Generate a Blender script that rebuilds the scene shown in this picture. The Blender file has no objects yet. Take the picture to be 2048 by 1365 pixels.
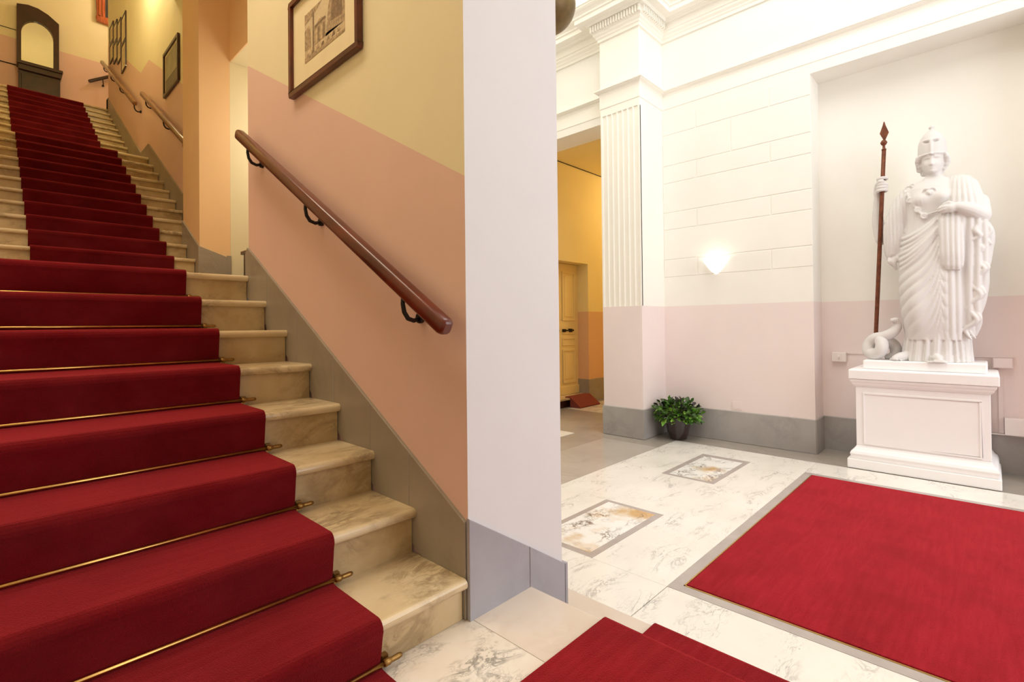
import bpy, bmesh, math, random
from mathutils import Vector, Matrix, noise as mnoise
random.seed(7)
PI = math.pi
G = 1.34                      # hall floor is world z = 0; heights below are measured from eye level
scene = bpy.context.scene
COL = scene.collection

# ------------------------------------------------------------------ mesh builder
class MB:
    def __init__(s): s.v = []; s.f = []; s.m = []; s.sm = []
    def add(s, vs, fs, mat=0, smooth=False):
        b = len(s.v); s.v += [tuple(p) for p in vs]
        for f in fs: s.f.append([b + i for i in f]); s.m.append(mat); s.sm.append(smooth)
        return s
    def poly(s, pts, mat=0): return s.add(pts, [list(range(len(pts)))], mat)
    def box(s, x0, y0, z0, x1, y1, z1, mat=0):
        x0, x1 = min(x0, x1), max(x0, x1); y0, y1 = min(y0, y1), max(y0, y1); z0, z1 = min(z0, z1), max(z0, z1)
        v = [(x0,y0,z0),(x1,y0,z0),(x1,y1,z0),(x0,y1,z0),(x0,y0,z1),(x1,y0,z1),(x1,y1,z1),(x0,y1,z1)]
        f = [(0,3,2,1),(4,5,6,7),(0,1,5,4),(1,2,6,5),(2,3,7,6),(3,0,4,7)]
        if isinstance(mat, dict):
            k = ['zlo','zhi','ylo','xhi','yhi','xlo']
            for i, q in enumerate(f): s.add(v, [q], mat.get(k[i], mat.get('*', 0)))
            return s
        return s.add(v, f, mat)
    def prism(s, pts, axis, a, b, mat=0, smooth=False):
        """pts: 2D polygon in the other two axes (order x,y,z without axis), extruded from a to b along axis."""
        def P(p, t):
            if axis == 'x': return (t, p[0], p[1])
            if axis == 'y': return (p[0], t, p[1])
            return (p[0], p[1], t)
        n = len(pts); v = [P(p, a) for p in pts] + [P(p, b) for p in pts]
        s.add(v, [list(range(n)), list(range(2*n-1, n-1, -1))], mat)
        s.add(v, [[i, (i+1) % n, n + (i+1) % n, n + i] for i in range(n)], mat, smooth)
        return s
    def tube(s, path, r, seg=10, mat=0, cap=True, smooth=True, flat=1.0, up=None):
        path = [Vector(p) for p in path]; n = len(path); rings = []
        rad = r if isinstance(r, (list, tuple)) else [r]*n
        prev = None
        for i, p in enumerate(path):
            t = (path[min(i+1, n-1)] - path[max(i-1, 0)]).normalized()
            if prev is None:
                a = Vector(up) if up else (Vector((0,0,1)) if abs(t.z) < .9 else Vector((1,0,0)))
                u = (a - t*a.dot(t)).normalized()
            else: u = (prev - t*prev.dot(t)).normalized()
            prev = u; w = t.cross(u)
            rings.append([p + (u*math.cos(2*PI*k/seg)*flat + w*math.sin(2*PI*k/seg))*rad[i] for k in range(seg)])
        v = [q for ring in rings for q in ring]
        f = [[i*seg+k, i*seg+(k+1)%seg, (i+1)*seg+(k+1)%seg, (i+1)*seg+k] for i in range(n-1) for k in range(seg)]
        s.add(v, f, mat, smooth)
        if cap: s.add(v, [list(range(seg-1,-1,-1)), [(n-1)*seg+k for k in range(seg)]], mat)
        return s
    def lathe(s, prof, c, seg=32, mat=0, smooth=True, a0=0, a1=2*PI, ex=1, ey=1):
        full = abs(a1 - a0 - 2*PI) < 1e-6; m = seg if full else seg + 1
        v = []
        for r, z in prof:
            for k in range(m):
                a = a0 + (a1-a0)*k/seg; v.append((c[0]+r*ex*math.cos(a), c[1]+r*ey*math.sin(a), c[2]+z))
        n = len(prof); f = []
        for i in range(n-1):
            for k in range(seg):
                k2 = (k+1) % m
                f.append([i*m+k, i*m+k2, (i+1)*m+k2, (i+1)*m+k])
        return s.add(v, f, mat, smooth)
    def sphere(s, c, r, seg=16, rings=10, mat=0, sc=(1,1,1)):
        prof = [(max(1e-5, r*math.sin(PI*i/rings)), -r*math.cos(PI*i/rings)) for i in range(rings+1)]
        v0 = len(s.v); s.lathe(prof, (0,0,0), seg, mat)
        for i in range(v0, len(s.v)):
            p = s.v[i]; s.v[i] = (c[0]+p[0]*sc[0], c[1]+p[1]*sc[1], c[2]+p[2]*sc[2])
        return s
    def build(s, name, mats, parent=None, bevel=0, bseg=2, fix=True, merge=False):
        if not isinstance(mats, (list, tuple)): mats = [mats]
        org = world_loc(parent)
        if parent is None:
            xs = [p[0] for p in s.v]; ys = [p[1] for p in s.v]; zs = [p[2] for p in s.v]
            org = Vector(((min(xs)+max(xs))/2, (min(ys)+max(ys))/2, min(zs)+G))
        me = bpy.data.meshes.new(name)
        me.from_pydata([(p[0]-org.x, p[1]-org.y, p[2]+G-org.z) for p in s.v], [], s.f)
        for m in mats: me.materials.append(m)
        for i, p in enumerate(me.polygons): p.material_index = s.m[i]; p.use_smooth = s.sm[i]
        bm = bmesh.new(); bm.from_mesh(me)
        if merge: bmesh.ops.remove_doubles(bm, verts=bm.verts, dist=1e-5)
        if fix:
            bmesh.ops.remove_doubles(bm, verts=bm.verts, dist=1e-6)
            bmesh.ops.recalc_face_normals(bm, faces=bm.faces)
        bm.to_mesh(me); bm.free(); me.update()
        o = bpy.data.objects.new(name, me); COL.objects.link(o)
        if parent is not None: o.parent = parent
        else: o.location = org
        if bevel:
            b = o.modifiers.new('bevel', 'BEVEL'); b.width = bevel; b.segments = bseg; b.limit_method = 'ANGLE'; b.angle_limit = math.radians(40)
            b.harden_normals = False
        return o

def world_loc(o):
    w = Vector((0,0,0))
    while o is not None: w += o.location; o = o.parent
    return w
def tag(o, label, cat, group=None, kind=None):
    o['label'] = label; o['category'] = cat
    if group: o['group'] = group
    if kind: o['kind'] = kind
    return o
def thing(name, label, cat, loc, group=None, kind=None):
    o = bpy.data.objects.new(name, None); COL.objects.link(o); o.empty_display_size = .1
    o.location = (loc[0], loc[1], loc[2] + G)
    return tag(o, label, cat, group, kind)
def struct(o, label, cat): return tag(o, label, cat, None, 'structure')
def dup(root, loc, label=None):
    r = root.copy(); COL.objects.link(r); r.location = (loc[0], loc[1], loc[2]+G)
    if label: r['label'] = label
    for ch in list(root.children):
        c = ch.copy(); COL.objects.link(c); c.parent = r
        for g in ch.children:
            d = g.copy(); COL.objects.link(d); d.parent = c
    return r

# ------------------------------------------------------------------ materials
def srgb(c):
    return tuple(((x/255)/12.92 if x/255 <= .04045 else ((x/255+.055)/1.055)**2.4) for x in c) + (1,)
class NT:
    def __init__(s, name):
        s.mat = bpy.data.materials.new(name); s.mat.use_nodes = True; s.t = s.mat.node_tree; s.t.nodes.clear()
        s.out = s.n('ShaderNodeOutputMaterial'); s.b = s.n('ShaderNodeBsdfPrincipled'); s.l(s.b.outputs[0], s.out.inputs[0])
        s._pos = None
    def n(s, typ, **kw):
        x = s.t.nodes.new(typ)
        for k, v in kw.items(): setattr(x, k, v)
        return x
    def l(s, a, b): s.t.links.new(a, b)
    def set(s, **kw):
        for k, v in kw.items(): s.b.inputs[k.replace('_', ' ')].default_value = v
        return s
    def pos(s, scale=(1,1,1), rot=(0,0,0), loc=(0,0,0)):
        g = s.n('ShaderNodeNewGeometry'); m = s.n('ShaderNodeMapping'); s.l(g.outputs['Position'], m.inputs[0])
        m.inputs['Scale'].default_value = scale; m.inputs['Rotation'].default_value = rot; m.inputs['Location'].default_value = loc
        return m.outputs[0]
    def noise(s, vec, scale, detail=4, rough=.55, dist=0):
        x = s.n('ShaderNodeTexNoise'); s.l(vec, x.inputs['Vector'])
        x.inputs['Scale'].default_value = scale; x.inputs['Detail'].default_value = detail; x.inputs['Roughness'].default_value = rough; x.inputs['Distortion'].default_value = dist
        return x.outputs[0]
    def ramp(s, fac, stops, interp='LINEAR'):
        x = s.n('ShaderNodeValToRGB'); s.l(fac, x.inputs[0]); e = x.color_ramp.elements; x.color_ramp.interpolation = interp
        while len(e) < len(stops): e.new(.5)
        for i, (p, c) in enumerate(stops): e[i].position = p; e[i].color = c if len(c) == 4 else srgb(c)
        return x.outputs[0]
    def mix(s, fac, a, b, mode='MIX'):
        x = s.n('ShaderNodeMix', data_type='RGBA', blend_type=mode)
        for i, q in ((0, fac), (6, a), (7, b)):
            if hasattr(q, 'is_linked') or hasattr(q, 'links'): s.l(q, x.inputs[i])
            else: x.inputs[i].default_value = q
        return x.outputs[2]
    def math(s, op, a, b=0):
        x = s.n('ShaderNodeMath', operation=op)
        for i, q in enumerate((a, b)):
            if hasattr(q, 'links'): s.l(q, x.inputs[i])
            else: x.inputs[i].default_value = q
        return x.outputs[0]
    def bump(s, h, strength=.2, dist=.01):
        x = s.n('ShaderNodeBump'); x.inputs['Strength'].default_value = strength; x.inputs['Distance'].default_value = dist
        s.l(h, x.inputs['Height']); s.l(x.outputs[0], s.b.inputs['Normal'])
    def color(s, c): s.l(c, s.b.inputs['Base Color'])

def plain(name, rgb, rough=.5, metal=0, var=.06, nscale=8, coat=0, bump=0):
    t = NT(name); t.set(Roughness=rough, Metallic=metal, Coat_Weight=coat)
    a = srgb(rgb); lo = tuple(x*(1-var) for x in a[:3])+(1,); hi = tuple(min(1, x*(1+var)) for x in a[:3])+(1,)
    n = t.noise(t.pos(), nscale, 4); t.color(t.ramp(n, [(.3, lo), (.7, hi)]))
    if bump: t.bump(n, bump, .004)
    return t.mat
def plaster(name, rgb, var=.03, rough=.75):
    t = NT(name); t.set(Roughness=rough); a = srgb(rgb)
    lo = tuple(x*(1-var) for x in a[:3])+(1,); hi = tuple(min(1, x*(1+var)) for x in a[:3])+(1,)
    p = t.pos(); n = t.noise(p, 1.3, 5); t.color(t.ramp(n, [(.3, lo), (.7, hi)]))
    t.bump(t.noise(p, 60, 3), .06, .003); return t.mat
def marble(name, base, vein, tint=None, scale=1.5, stretch=(1,1,1), rot=(0,0,0), width=.05, density=.6, rough=.22, fine=9, dark=None, tr=(.35,.68)):
    t = NT(name); t.set(Roughness=rough)
    p = t.pos(stretch, rot)
    n1 = t.noise(p, scale, 8, .62, 1.2)                # vein carrier
    v = t.math('ABSOLUTE', t.math('SUBTRACT', n1, .5))
    m1 = t.ramp(v, [(0, (1,1,1,1)), (width, (0,0,0,1))])
    n2 = t.noise(p, fine, 8, .65, .8)
    m2 = t.ramp(t.math('ABSOLUTE', t.math('SUBTRACT', n2, .5)), [(0, (.75,.75,.75,1)), (width*.7, (0,0,0,1))])
    gate = t.ramp(t.noise(t.pos(stretch, rot, (3,5,1)), scale*1.3, 4), [(.46, (0,0,0,1)), (.62, (1,1,1,1))])
    m = t.math('MULTIPLY', t.math('MAXIMUM', m1, m2), gate)
    m = t.math('MULTIPLY', m, density)
    cl = t.noise(t.pos((1,1,1), (0,0,0), (7,2,4)), .9*scale, 5)
    bc = t.ramp(cl, [(tr[0], base), (tr[1], tint or base)])
    c = t.mix(m, bc, srgb(vein))
    if dark:
        n3 = t.noise(t.pos(stretch, rot, (11,3,8)), fine*1.6, 6, .7, 1.5)
        md = t.math('MULTIPLY', t.ramp(n3, [(.60, (0,0,0,1)), (.68, (1,1,1,1))]), gate)
        c = t.mix(t.math('MULTIPLY', md, .8), c, srgb(dark))
    t.color(c); return t.mat
def carpet_mat(name, rgb, var=.28):
    t = NT(name); t.set(Roughness=.95, Sheen_Weight=.7, Sheen_Roughness=.45, Specular_IOR_Level=.1)
    t.b.inputs['Sheen Tint'].default_value = srgb((255,84,90)); a = srgb(rgb)
    p = t.pos(); n = t.noise(p, 260, 2, .7); w = t.noise(p, 3.5, 5, .6)
    lo = tuple(x*(1-var) for x in a[:3])+(1,); hi = tuple(x*(1+var) for x in a[:3])+(1,)
    c = t.ramp(n, [(.3, lo), (.72, hi)])
    br = t.noise(t.pos((1.2,14,1), (0,0,.9)), 3.0, 5, .6)
    c = t.mix(t.ramp(br, [(.35, (0,0,0,1)), (.7, (.45,.45,.45,1))]), c, tuple(min(1, x*1.6+.014) for x in a[:3])+(1,))
    c = t.mix(t.ramp(w, [(.42, (0,0,0,1)), (.72, (.6,.6,.6,1))]), c, tuple(x*.5 for x in a[:3])+(1,))
    t.color(c); t.bump(n, .5, .006); return t.mat
def wood(name, a, b, rough=.3, coat=.4, rot=(0,0,0), sc=(1,1,1)):
    t = NT(name); t.set(Roughness=rough, Coat_Weight=coat, Coat_Roughness=.12)
    n = t.noise(t.pos(sc, rot), 6, 6, .6, 1.5); t.color(t.ramp(n, [(.3, a), (.7, b)])); return t.mat

M = {}
M['cream'] = plaster('cream_paint', (232,221,186))
M['pink'] = plaster('pink_paint', (225,190,177))
M['hall_cream'] = plaster('pale_cream_paint', (240,238,231))
M['hall_pink'] = plaster('pale_pink_paint', (235,221,218))
M['white'] = plaster('white_paint', (222,220,222))
M['grey_blue'] = marble('blue_grey_stone', (170,169,178), (140,138,146), (154,152,160), 2.2, width=.08, density=.35, rough=.35, fine=14)
M['white_trim'] = plaster('white_moulding_paint', (246,243,234), .02, .6)
M['gold_cream'] = plaster('corridor_lamplit_cream', (236,216,150))  # cream paint with the warm bulb light mixed into its colour
M['gold_pink'] = plaster('corridor_lamplit_pink', (224,180,136))  # pink paint carrying the same golden bulb tint
M['ceil'] = plaster('ceiling_paint', (240,234,214))
M['grey'] = marble('grey_stone', (170,166,162), (128,124,122), (158,152,148), 2.2, width=.08, density=.35, rough=.35, fine=14)
M['grey_warm'] = marble('grey_stone_stringer', (160,150,136), (120,110,98), (146,136,122), 2.0, width=.08, density=.35, rough=.35, fine=14)
M['grey_floor'] = marble('grey_floor_stone', (172,163,152), (136,126,116), (158,149,139), 1.4, width=.08, density=.3, rough=.2, fine=10)
M['grey_floor_b'] = marble('grey_floor_stone_light', (188,180,170), (150,140,130), (176,168,158), 1.7, width=.08, density=.3, rough=.2, fine=10)
M['field'] = marble('white_floor_marble', (238,234,226), (140,134,134), (230,225,216), 3.0, (.7,1.7,1), (0,0,.35), .022, .6, .16, 16, (150,142,140))
M['landing'] = marble('veined_landing_marble', (230,224,214), (112,106,98), (222,208,192), 4.6, (.9,1.4,1), (0,0,.6), .04, .8, .18, 22, (140,134,126))
M['peach'] = marble('peach_landing_marble', (222,212,200), (190,164,140), (214,198,184), 1.4, (1,1,1), (0,0,.4), .07, .45, .18, 6)
M['breccia'] = marble('breccia_inlay_marble', (240,238,233), (112,92,80), (206,168,112), 3.2, (1,1.3,1), (0,0,.9), .035, 1.0, .16, 9, (112,92,76), (.53,.70))
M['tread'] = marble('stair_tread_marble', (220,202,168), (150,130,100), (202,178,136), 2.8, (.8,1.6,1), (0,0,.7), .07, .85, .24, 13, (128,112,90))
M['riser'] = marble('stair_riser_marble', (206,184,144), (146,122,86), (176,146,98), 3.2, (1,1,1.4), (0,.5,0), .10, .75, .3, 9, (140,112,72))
M['inlay_grey'] = plain('inlay_border_stone', (176,166,160), .25, var=.08)
M['carpet'] = carpet_mat('red_stair_carpet', (98,6,14))
M['carpet_step'] = carpet_mat('red_runner_pile', (120,10,20))
M['carpet_up'] = carpet_mat('dark_red_upper_carpet', (92,8,14))
M['peach_wall'] = plaster('lamplit_peach_paint', (238,200,152))  # glow of a warm landing lamp put into the wall colour
M['mat'] = carpet_mat('red_mat_pile', (136,16,30), .34)
M['brass'] = plain('aged_brass', (206,164,92), .28, 1, .15, 20)
M['brass_dark'] = plain('tarnished_brass', (150,116,66), .4, 1, .2, 20)
M['iron'] = plain('black_iron', (34,28,26), .5, .4, .2)
M['mahogany'] = wood('mahogany', (66,20,8), (110,38,14), .32, .3, (0,0,0), (1,.25,1))
M['oak_rail'] = wood('brown_rail_wood', (104,62,26), (150,98,50), .35, .4, (0,0,0), (1,.25,1))
M['darkwood'] = wood('dark_walnut', (40,18,12), (66,30,18), .35, .3)
M['redwood'] = wood('glossy_red_wood', (120,44,10), (196,92,24), .15, .8, (0,0,0), (3,3,.4))
M['plasterstatue'] = plaster('white_plaster_cast', (218,215,213), .02, .6)
M['pedestal'] = plaster('white_painted_pedestal', (246,244,244), .02, .5)
M['mirror'] = plain('mirror_silver', (230,228,220), .03, 1, 0)
M['paper'] = plain('mount_card', (236,222,184), .7, var=.03)
M['terracotta'] = plain('red_doormat', (122,50,34), .9, var=.15, nscale=60)
M['plastic'] = plain('white_plastic', (238,230,226), .35, var=.01)
M['doorpaint'] = plaster('yellow_door_paint', (238,214,150), .05, .45)  # yellow base colour, slightly varied
M['pot'] = plain('dark_brown_pot', (44,24,26), .25, var=.15, coat=.5)
M['soil'] = plain('potting_soil', (50,36,26), .95, var=.3, nscale=60)
M['black'] = plain('dark_wire', (40,30,24), .6)
# ------------------------------------------------------------------ dimensions (x to the hall, y up the stairs, z from eye level)
F = -1.34; XW = 1.131; XP = 1.642; YP = 1.295; XU = 1.55
T = lambda n: -.857 + .1685*n                          # tread tops, lower flight n = 0..7, then on upwards
def NY(n):                                             # nosing y of tread n
    if n <= 7: return 1.283 + .2895*n
    if n <= 19: return 5.442 + .285*(n - 9)
    return 9.476 + .268*(n - 21)
L3 = T(19); TOP = T(29)

# ------------------------------------------------------------------ hall floor
fl = MB(); fl.box(1.30, -3.6, F-.1, 10.5, 7.0, F-.004)
struct(fl.build('floor', M['grey_floor']), 'grey stone floor of the hall and corridor', 'floor')
def slab(name, x0, y0, x1, y1, mat, label, t=.004, dz=0):
    b = MB(); b.box(x0, y0, F-.01, x1, y1, F+dz)
    return struct(b.build(name, mat), label, 'floor panel')
b = MB()                                               # white field with the mat well left open
for (x0, y0, x1, y1) in ((1.70,1.21,2.39,2.615),(2.39,1.21,5.44,2.615),(1.70,-3.0,2.39,1.207),(5.032,-3.0,5.44,1.21),(2.39,-3.0,5.03,-1.9)):
    b.box(x0, y0, F-.01, x1-.0015, y1-.0015, F)
struct(b.build('floor_white_marble_field', M['field']), 'white veined marble field around the red mat', 'floor panel')
slab('floor_grey_band', 1.70, 2.617, 5.0, 3.30, M['grey_floor_b'], 'grey stone band between the white field and the next bay')
slab('floor_white_corner', 3.2, 3.73, 5.005, 6.0, M['field'], 'white marble corner panel beyond the white pier')
slab('floor_corridor_field', 6.41, 3.2, 10.2, 4.897, M['landing'], 'pale marble field on the corridor floor')
for (x0,y0,x1,y1,x2,y2,x3,y3,l) in ((4.16,1.677,5.053,2.142,4.2,1.722,4.967,2.088,'breccia marble inlay near the potted plant, in a grey border'),
                                    (2.394,1.667,3.265,2.137,2.437,1.713,3.225,2.093,'breccia marble inlay beside the white pier, in a grey border')):
    b = MB(); b.box(x0,y0,F-.008,x1,y1,F+.0012)
    q = struct(b.build('floor_inlay', M['inlay_grey']), l, 'floor inlay')
    b = MB(); b.box(x2,y2,F-.006,x3,y3,F+.0022); b.build('inlay_panel', M['breccia'], q)
b = MB()                                               # grey border round the mat
b.box(2.39,1.150,F-.01,5.032,1.208,F+.001); b.box(2.39,-1.75,F-.01,2.452,1.150,F+.001); b.box(4.965,-1.75,F-.01,5.032,1.150,F+.001); b.box(2.39,-1.81,F-.01,5.032,-1.75,F+.001)
struct(b.build('floor_grey_border', M['inlay_grey']), 'grey stone border framing the sunken red mat', 'floor panel')

# ------------------------------------------------------------------ landing and the two steps down to the hall
def step_profile(y0, top, y1, th=.036, nose=.028, r=.017):
    """rounded nosing profile in (run, z); y0 = front edge, y1 = back."""
    p = []
    for k in range(9):
        a = -PI/2 - PI*k/8
        p.append((y0 + r + r*math.cos(a), top - th/2 + (th/2)*math.sin(a)))
    return p + [(y1, top), (y1, top - th)]
lt = thing('landing', 'veined marble landing at the foot of the staircase', 'landing', (.2, -.6, -1.2), kind='structure')
b = MB(); b.box(-1.05,-2.6,-1.05, 1.139, YP+.02,-1.0); b.build('veined_slab', M['landing'], lt)
b = MB(); b.prism([(-x, z) for x, z in step_profile(-1.447, -1.0, -1.141)], 'y', -2.6, YP+.05); b.build('edge_slab', M['peach'], lt)
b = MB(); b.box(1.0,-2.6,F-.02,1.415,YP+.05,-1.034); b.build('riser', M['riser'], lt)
st = thing('hall_step', 'single marble step between the landing and the hall floor', 'step', (1.6, -.5, F))
b = MB(); b.prism([(-x, z) for x, z in step_profile(-1.79, -1.17, -1.416)], 'y', -2.6, YP-.016)
b.prism([(-x, z) for x, z in step_profile(-1.79, -1.17, -1.668)], 'y', YP-.016, 1.62); b.build('tread', M['peach'], st)
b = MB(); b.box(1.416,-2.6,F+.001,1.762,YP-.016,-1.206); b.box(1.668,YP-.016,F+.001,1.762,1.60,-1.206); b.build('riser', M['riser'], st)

# ------------------------------------------------------------------ staircases
def flight(name, label, n0, n1, x0, x1, ybase, last_depth):
    t = thing(name, label, 'staircase', ((x0+x1)/2, NY(n0), T(n0)-.1685))
    for n in range(n0, n1+1):
        y0 = NY(n); y1 = (NY(n+1) if n < n1 else y0 + last_depth) + .03; top = T(n); below = T(n)-.1685 if n > 0 else -1.0
        x1_ = x1 if n not in (8, 9, 10) else 1.370
        s = MB(); s.box(x0, y0+.028, below - (.03 if n > n0 else -.001), x1_-.002, y1-.004, top-.034)
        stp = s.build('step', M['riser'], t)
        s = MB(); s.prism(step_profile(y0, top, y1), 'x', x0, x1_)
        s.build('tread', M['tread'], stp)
    return t
fl1 = flight('lower_staircase', 'lower flight of eight beige marble steps beside the pink wall', 0, 7, -.999, XW-.014, -1, 1.86)
t = fl1
fl2 = flight('middle_staircase', 'second marble flight climbing beyond the peach pier', 8, 19, -.118, XU-.018, 0, 1.0)
fl3 = flight('upper_staircase', 'topmost flight of marble steps below the hall mirror', 20, 29, -.118, XU-.018, 0, 1.62)
b = MB(); b.box(XW, NY(7)+.05, .2, 3.3, 5.37, T(7)); b.box(-1.0, 4.9, .2, XW, 5.19, T(7)-.002)
struct(b.build('floor_side_passage', M['tread']), 'marble floor of the small passage beyond the pink wall', 'floor')
b = MB(); b.box(XU-.01, 11.68, TOP-.2, 3.6, 13.2, TOP)
struct(b.build('floor_top_landing', M['tread']), 'marble floor of the top landing', 'floor')

# ------------------------------------------------------------------ the stair wall with its free white end
zl = lambda y: .519 + (y-1.306)*.552                   # painted line
Y2 = 3.342; ZC = 3.9
b = MB()
b.poly([(XW,YP,F),(XW,Y2,F),(XW,Y2,zl(Y2)),(XW,YP,zl(YP))], 0)
b.poly([(XW,YP,zl(YP)),(XW,Y2,zl(Y2)),(XW,Y2,ZC),(XW,YP,ZC)], 1)
b.poly([(XW,YP,F),(XP,YP,F),(XP,YP,ZC),(XW,YP,ZC)], 2)
b.poly([(XP,YP,F),(XP,Y2,F),(XP,Y2,ZC),(XP,YP,ZC)], 2)
b.poly([(XW,Y2,F),(XP,Y2,F),(XP,Y2,ZC),(XW,Y2,ZC)], 1)
b.poly([(XW,YP,ZC),(XP,YP,ZC),(XP,Y2,ZC),(XW,Y2,ZC)], 2); b.poly([(XW,YP,F),(XP,YP,F),(XP,Y2,F),(XW,Y2,F)], 2)
struct(b.build('wall_stair', [M['pink'], M['cream'], M['white']]), 'thick wall beside the lower stairs, pink below cream, with a white end', 'wall')
b = MB(); sz = lambda y: -.664 + (y-1.303)*.572
b.prism([(YP+.004,-1.0),(YP+.004,sz(YP)),(3.335,sz(3.335)),(3.368,.465),(3.368,.27),(3.34,.19),(1.34,-.98)], 'x', XW-.013, XW+.002)
jt = MB()
for y in (1.62,1.9,2.22,2.62,3.02): jt.box(XW-.0145, y, sz(y)-.34, XW-.012, y+.002, sz(y)-.003)
w = struct(b.build('baseboard_stair', M['grey_warm'], bevel=.002), 'sloping grey stone skirting along the lower stairs', 'skirting')
jt.build('joint', M['grey'], w)
zb = lambda x: -.655 - (x-1.131)*.641
b = MB()
b.prism([(XW-.006,-1.002),(XW-.006,zb(XW)),(1.428,zb(1.428)),(1.428,-1.002)], 'y', YP-.014, YP+.002)
b.prism([(1.4305,F),(1.4305,zb(1.4305)),(1.645,zb(1.645)),(1.645,F)], 'y', YP-.014, YP+.002)
b.box(1.648, YP-.014, F, 1.664, 3.3, zb(1.648))
struct(b.build('baseboard_pier', M['grey_blue'], bevel=.002), 'blue grey stone skirting on the white end of the stair wall', 'skirting')

# ------------------------------------------------------------------ pier beyond, side passage
P0, P1 = 5.37, 5.93
b = MB()
b.box(1.385, P0, 0, 1.65, P1, 7.5)
struct(b.build('pillar_stair', M['peach_wall']), 'lamplit peach pier at the foot of the second flight', 'pier')
b = MB()
b.prism([(P0-.001,.2),(P0-.001,.776),(P1,1.10),(P1,.3)], 'x', 1.372, 1.387)
b.prism([(1.372,.2),(1.372,.776),(1.617,.69),(1.617,.2)], 'y', P0-.013, P0+.002)
b.box(1.617, P0-.013, .2, 1.655, P0+.002, .705)
struct(b.build('baseboard_passage', M['grey_warm'], bevel=.002), 'grey stone skirting around the foot of the peach pier', 'skirting')
b = MB()                                               # wall over the passage opening, then the passage itself
b.box(1.65, Y2, 2.615, 1.66, P0, ZC); b.box(1.65, Y2, T(7), 1.66, 3.75, 2.615)
struct(b.build('wall_passage_front', M['peach_wall']), 'lamplit peach wall above the opening of the side passage', 'wall')
b = MB(); b.box(1.652, P0+.004, T(7), 3.3, P0+.05, 2.7); b.box(3.3, Y2-.05, T(7), 3.35, P0+.05, 2.7); b.box(XP, Y2-.05, T(7), 3.3, Y2-.001, 2.7); b.box(1.66, Y2, 2.62, 3.3, P0, 2.7)
struct(b.build('wall_passage', M['cream']), 'brightly lit cream wall inside the side passage', 'wall')

# ------------------------------------------------------------------ upper stair walls
pts = [(P1-.05,2.385),(8.349,3.719),(8.873,3.719),(11.67,5.285)]
b = MB(); YE = 11.67
b.poly([(XU,P1-.05,.3),(XU,YE,.3)] + [(XU,y,z) for y, z in reversed(pts)], 0)
b.poly([(XU,y,z) for y, z in pts] + [(XU,YE,7.5),(XU,P1-.05,7.5)], 1)
b.poly([(XU,YE,.3),(XU+.3,YE,.3),(XU+.3,YE,7.5),(XU,YE,7.5)], 1); b.poly([(XU+.3,P1-.05,.3),(XU+.3,YE,.3),(XU+.3,YE,7.5),(XU+.3,P1-.05,7.5)], 1)
struct(b.build('wall_upper_stair', [M['pink'], M['cream']]), 'long wall beside the upper flights with framed pictures', 'wall')
b = MB()
b.prism([(P1,.7),(P1,1.12),(8.331,2.545),(8.826,2.54),(11.60,4.20),(11.64,4.235),(11.76,4.235),(11.76,3.9),(9.0,2.2),(8.2,2.2)], 'x', XU-.016, XU+.002)
b.box(XU-.016, 11.60, TOP-.01, XU+.32, 11.76, 4.235); 
struct(b.build('baseboard_upper_stair', M['grey_warm'], bevel=.002), 'zigzag grey stone skirting beside the upper flights', 'skirting')
b = MB()
b.poly([(-.5,13.2,TOP),(3.6,13.2,TOP),(3.6,13.2,5.50),(-.5,13.2,5.50)], 0)
b.poly([(-.5,13.2,5.50),(3.6,13.2,5.50),(3.6,13.2,7.5),(-.5,13.2,7.5)], 1)
struct(b.build('wall_end', [M['pink'], M['cream']], fix=False), 'end wall at the top of the stairs, pink below cream', 'wall')
b = MB(); b.box(3.6, 11.0, TOP-.2, 3.65, 13.25, 7.5); b.box(XU+.3, YE-.02, TOP-.2, 3.6, YE-.0, 7.5)
struct(b.build('wall_top_landing', M['cream']), 'cream side wall of the top landing', 'wall')
b = MB(); b.box(-.17, P0, .2, -.12, 13.25, 7.5)
struct(b.build('wall_left_upper', M['cream']), 'plain cream wall opposite the framed pictures', 'wall')
b = MB(); b.box(-1.05, -2.6, -1.05, -1.0, P0, ZC)
struct(b.build('wall_left_lower', M['cream']), 'cream wall on the far edge of the lower stairs', 'wall')
b = MB(); b.box(-1.05, -2.6, ZC, XP, P1, ZC+.05); b.box(XP, Y2, ZC, 2.0, P1, ZC+.05)
struct(b.build('ceiling_lower_stair', M['ceil']), 'cream ceiling over the lower stairs', 'ceiling')
b = MB(); b.box(-.2, P1, ZC+.05, 1.56, P1+.05, 7.5); b.box(-.2, P1, 7.5, 3.65, 13.25, 7.55)
struct(b.build('ceiling_upper_stair', M['ceil']), 'cream ceiling over the upper stairs', 'ceiling')

b = MB(); b.box(-1.0, P0, .2, -.171, P0+.05, ZC)
struct(b.build('wall_left_return', M['cream']), 'short cream wall closing the lower flight beside the upper stairs', 'wall')

b = MB(); b.box(-1.05, -2.66, F, 1.95, -2.61, ZC); b.box(1.9, -3.6, F, 1.95, -2.66, 5.2)  # unseen wall added to keep world light off the stairs
struct(b.build('wall_light_block', M['white']), 'unseen wall behind the viewer, added to block light from the stairs', 'wall')

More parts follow.
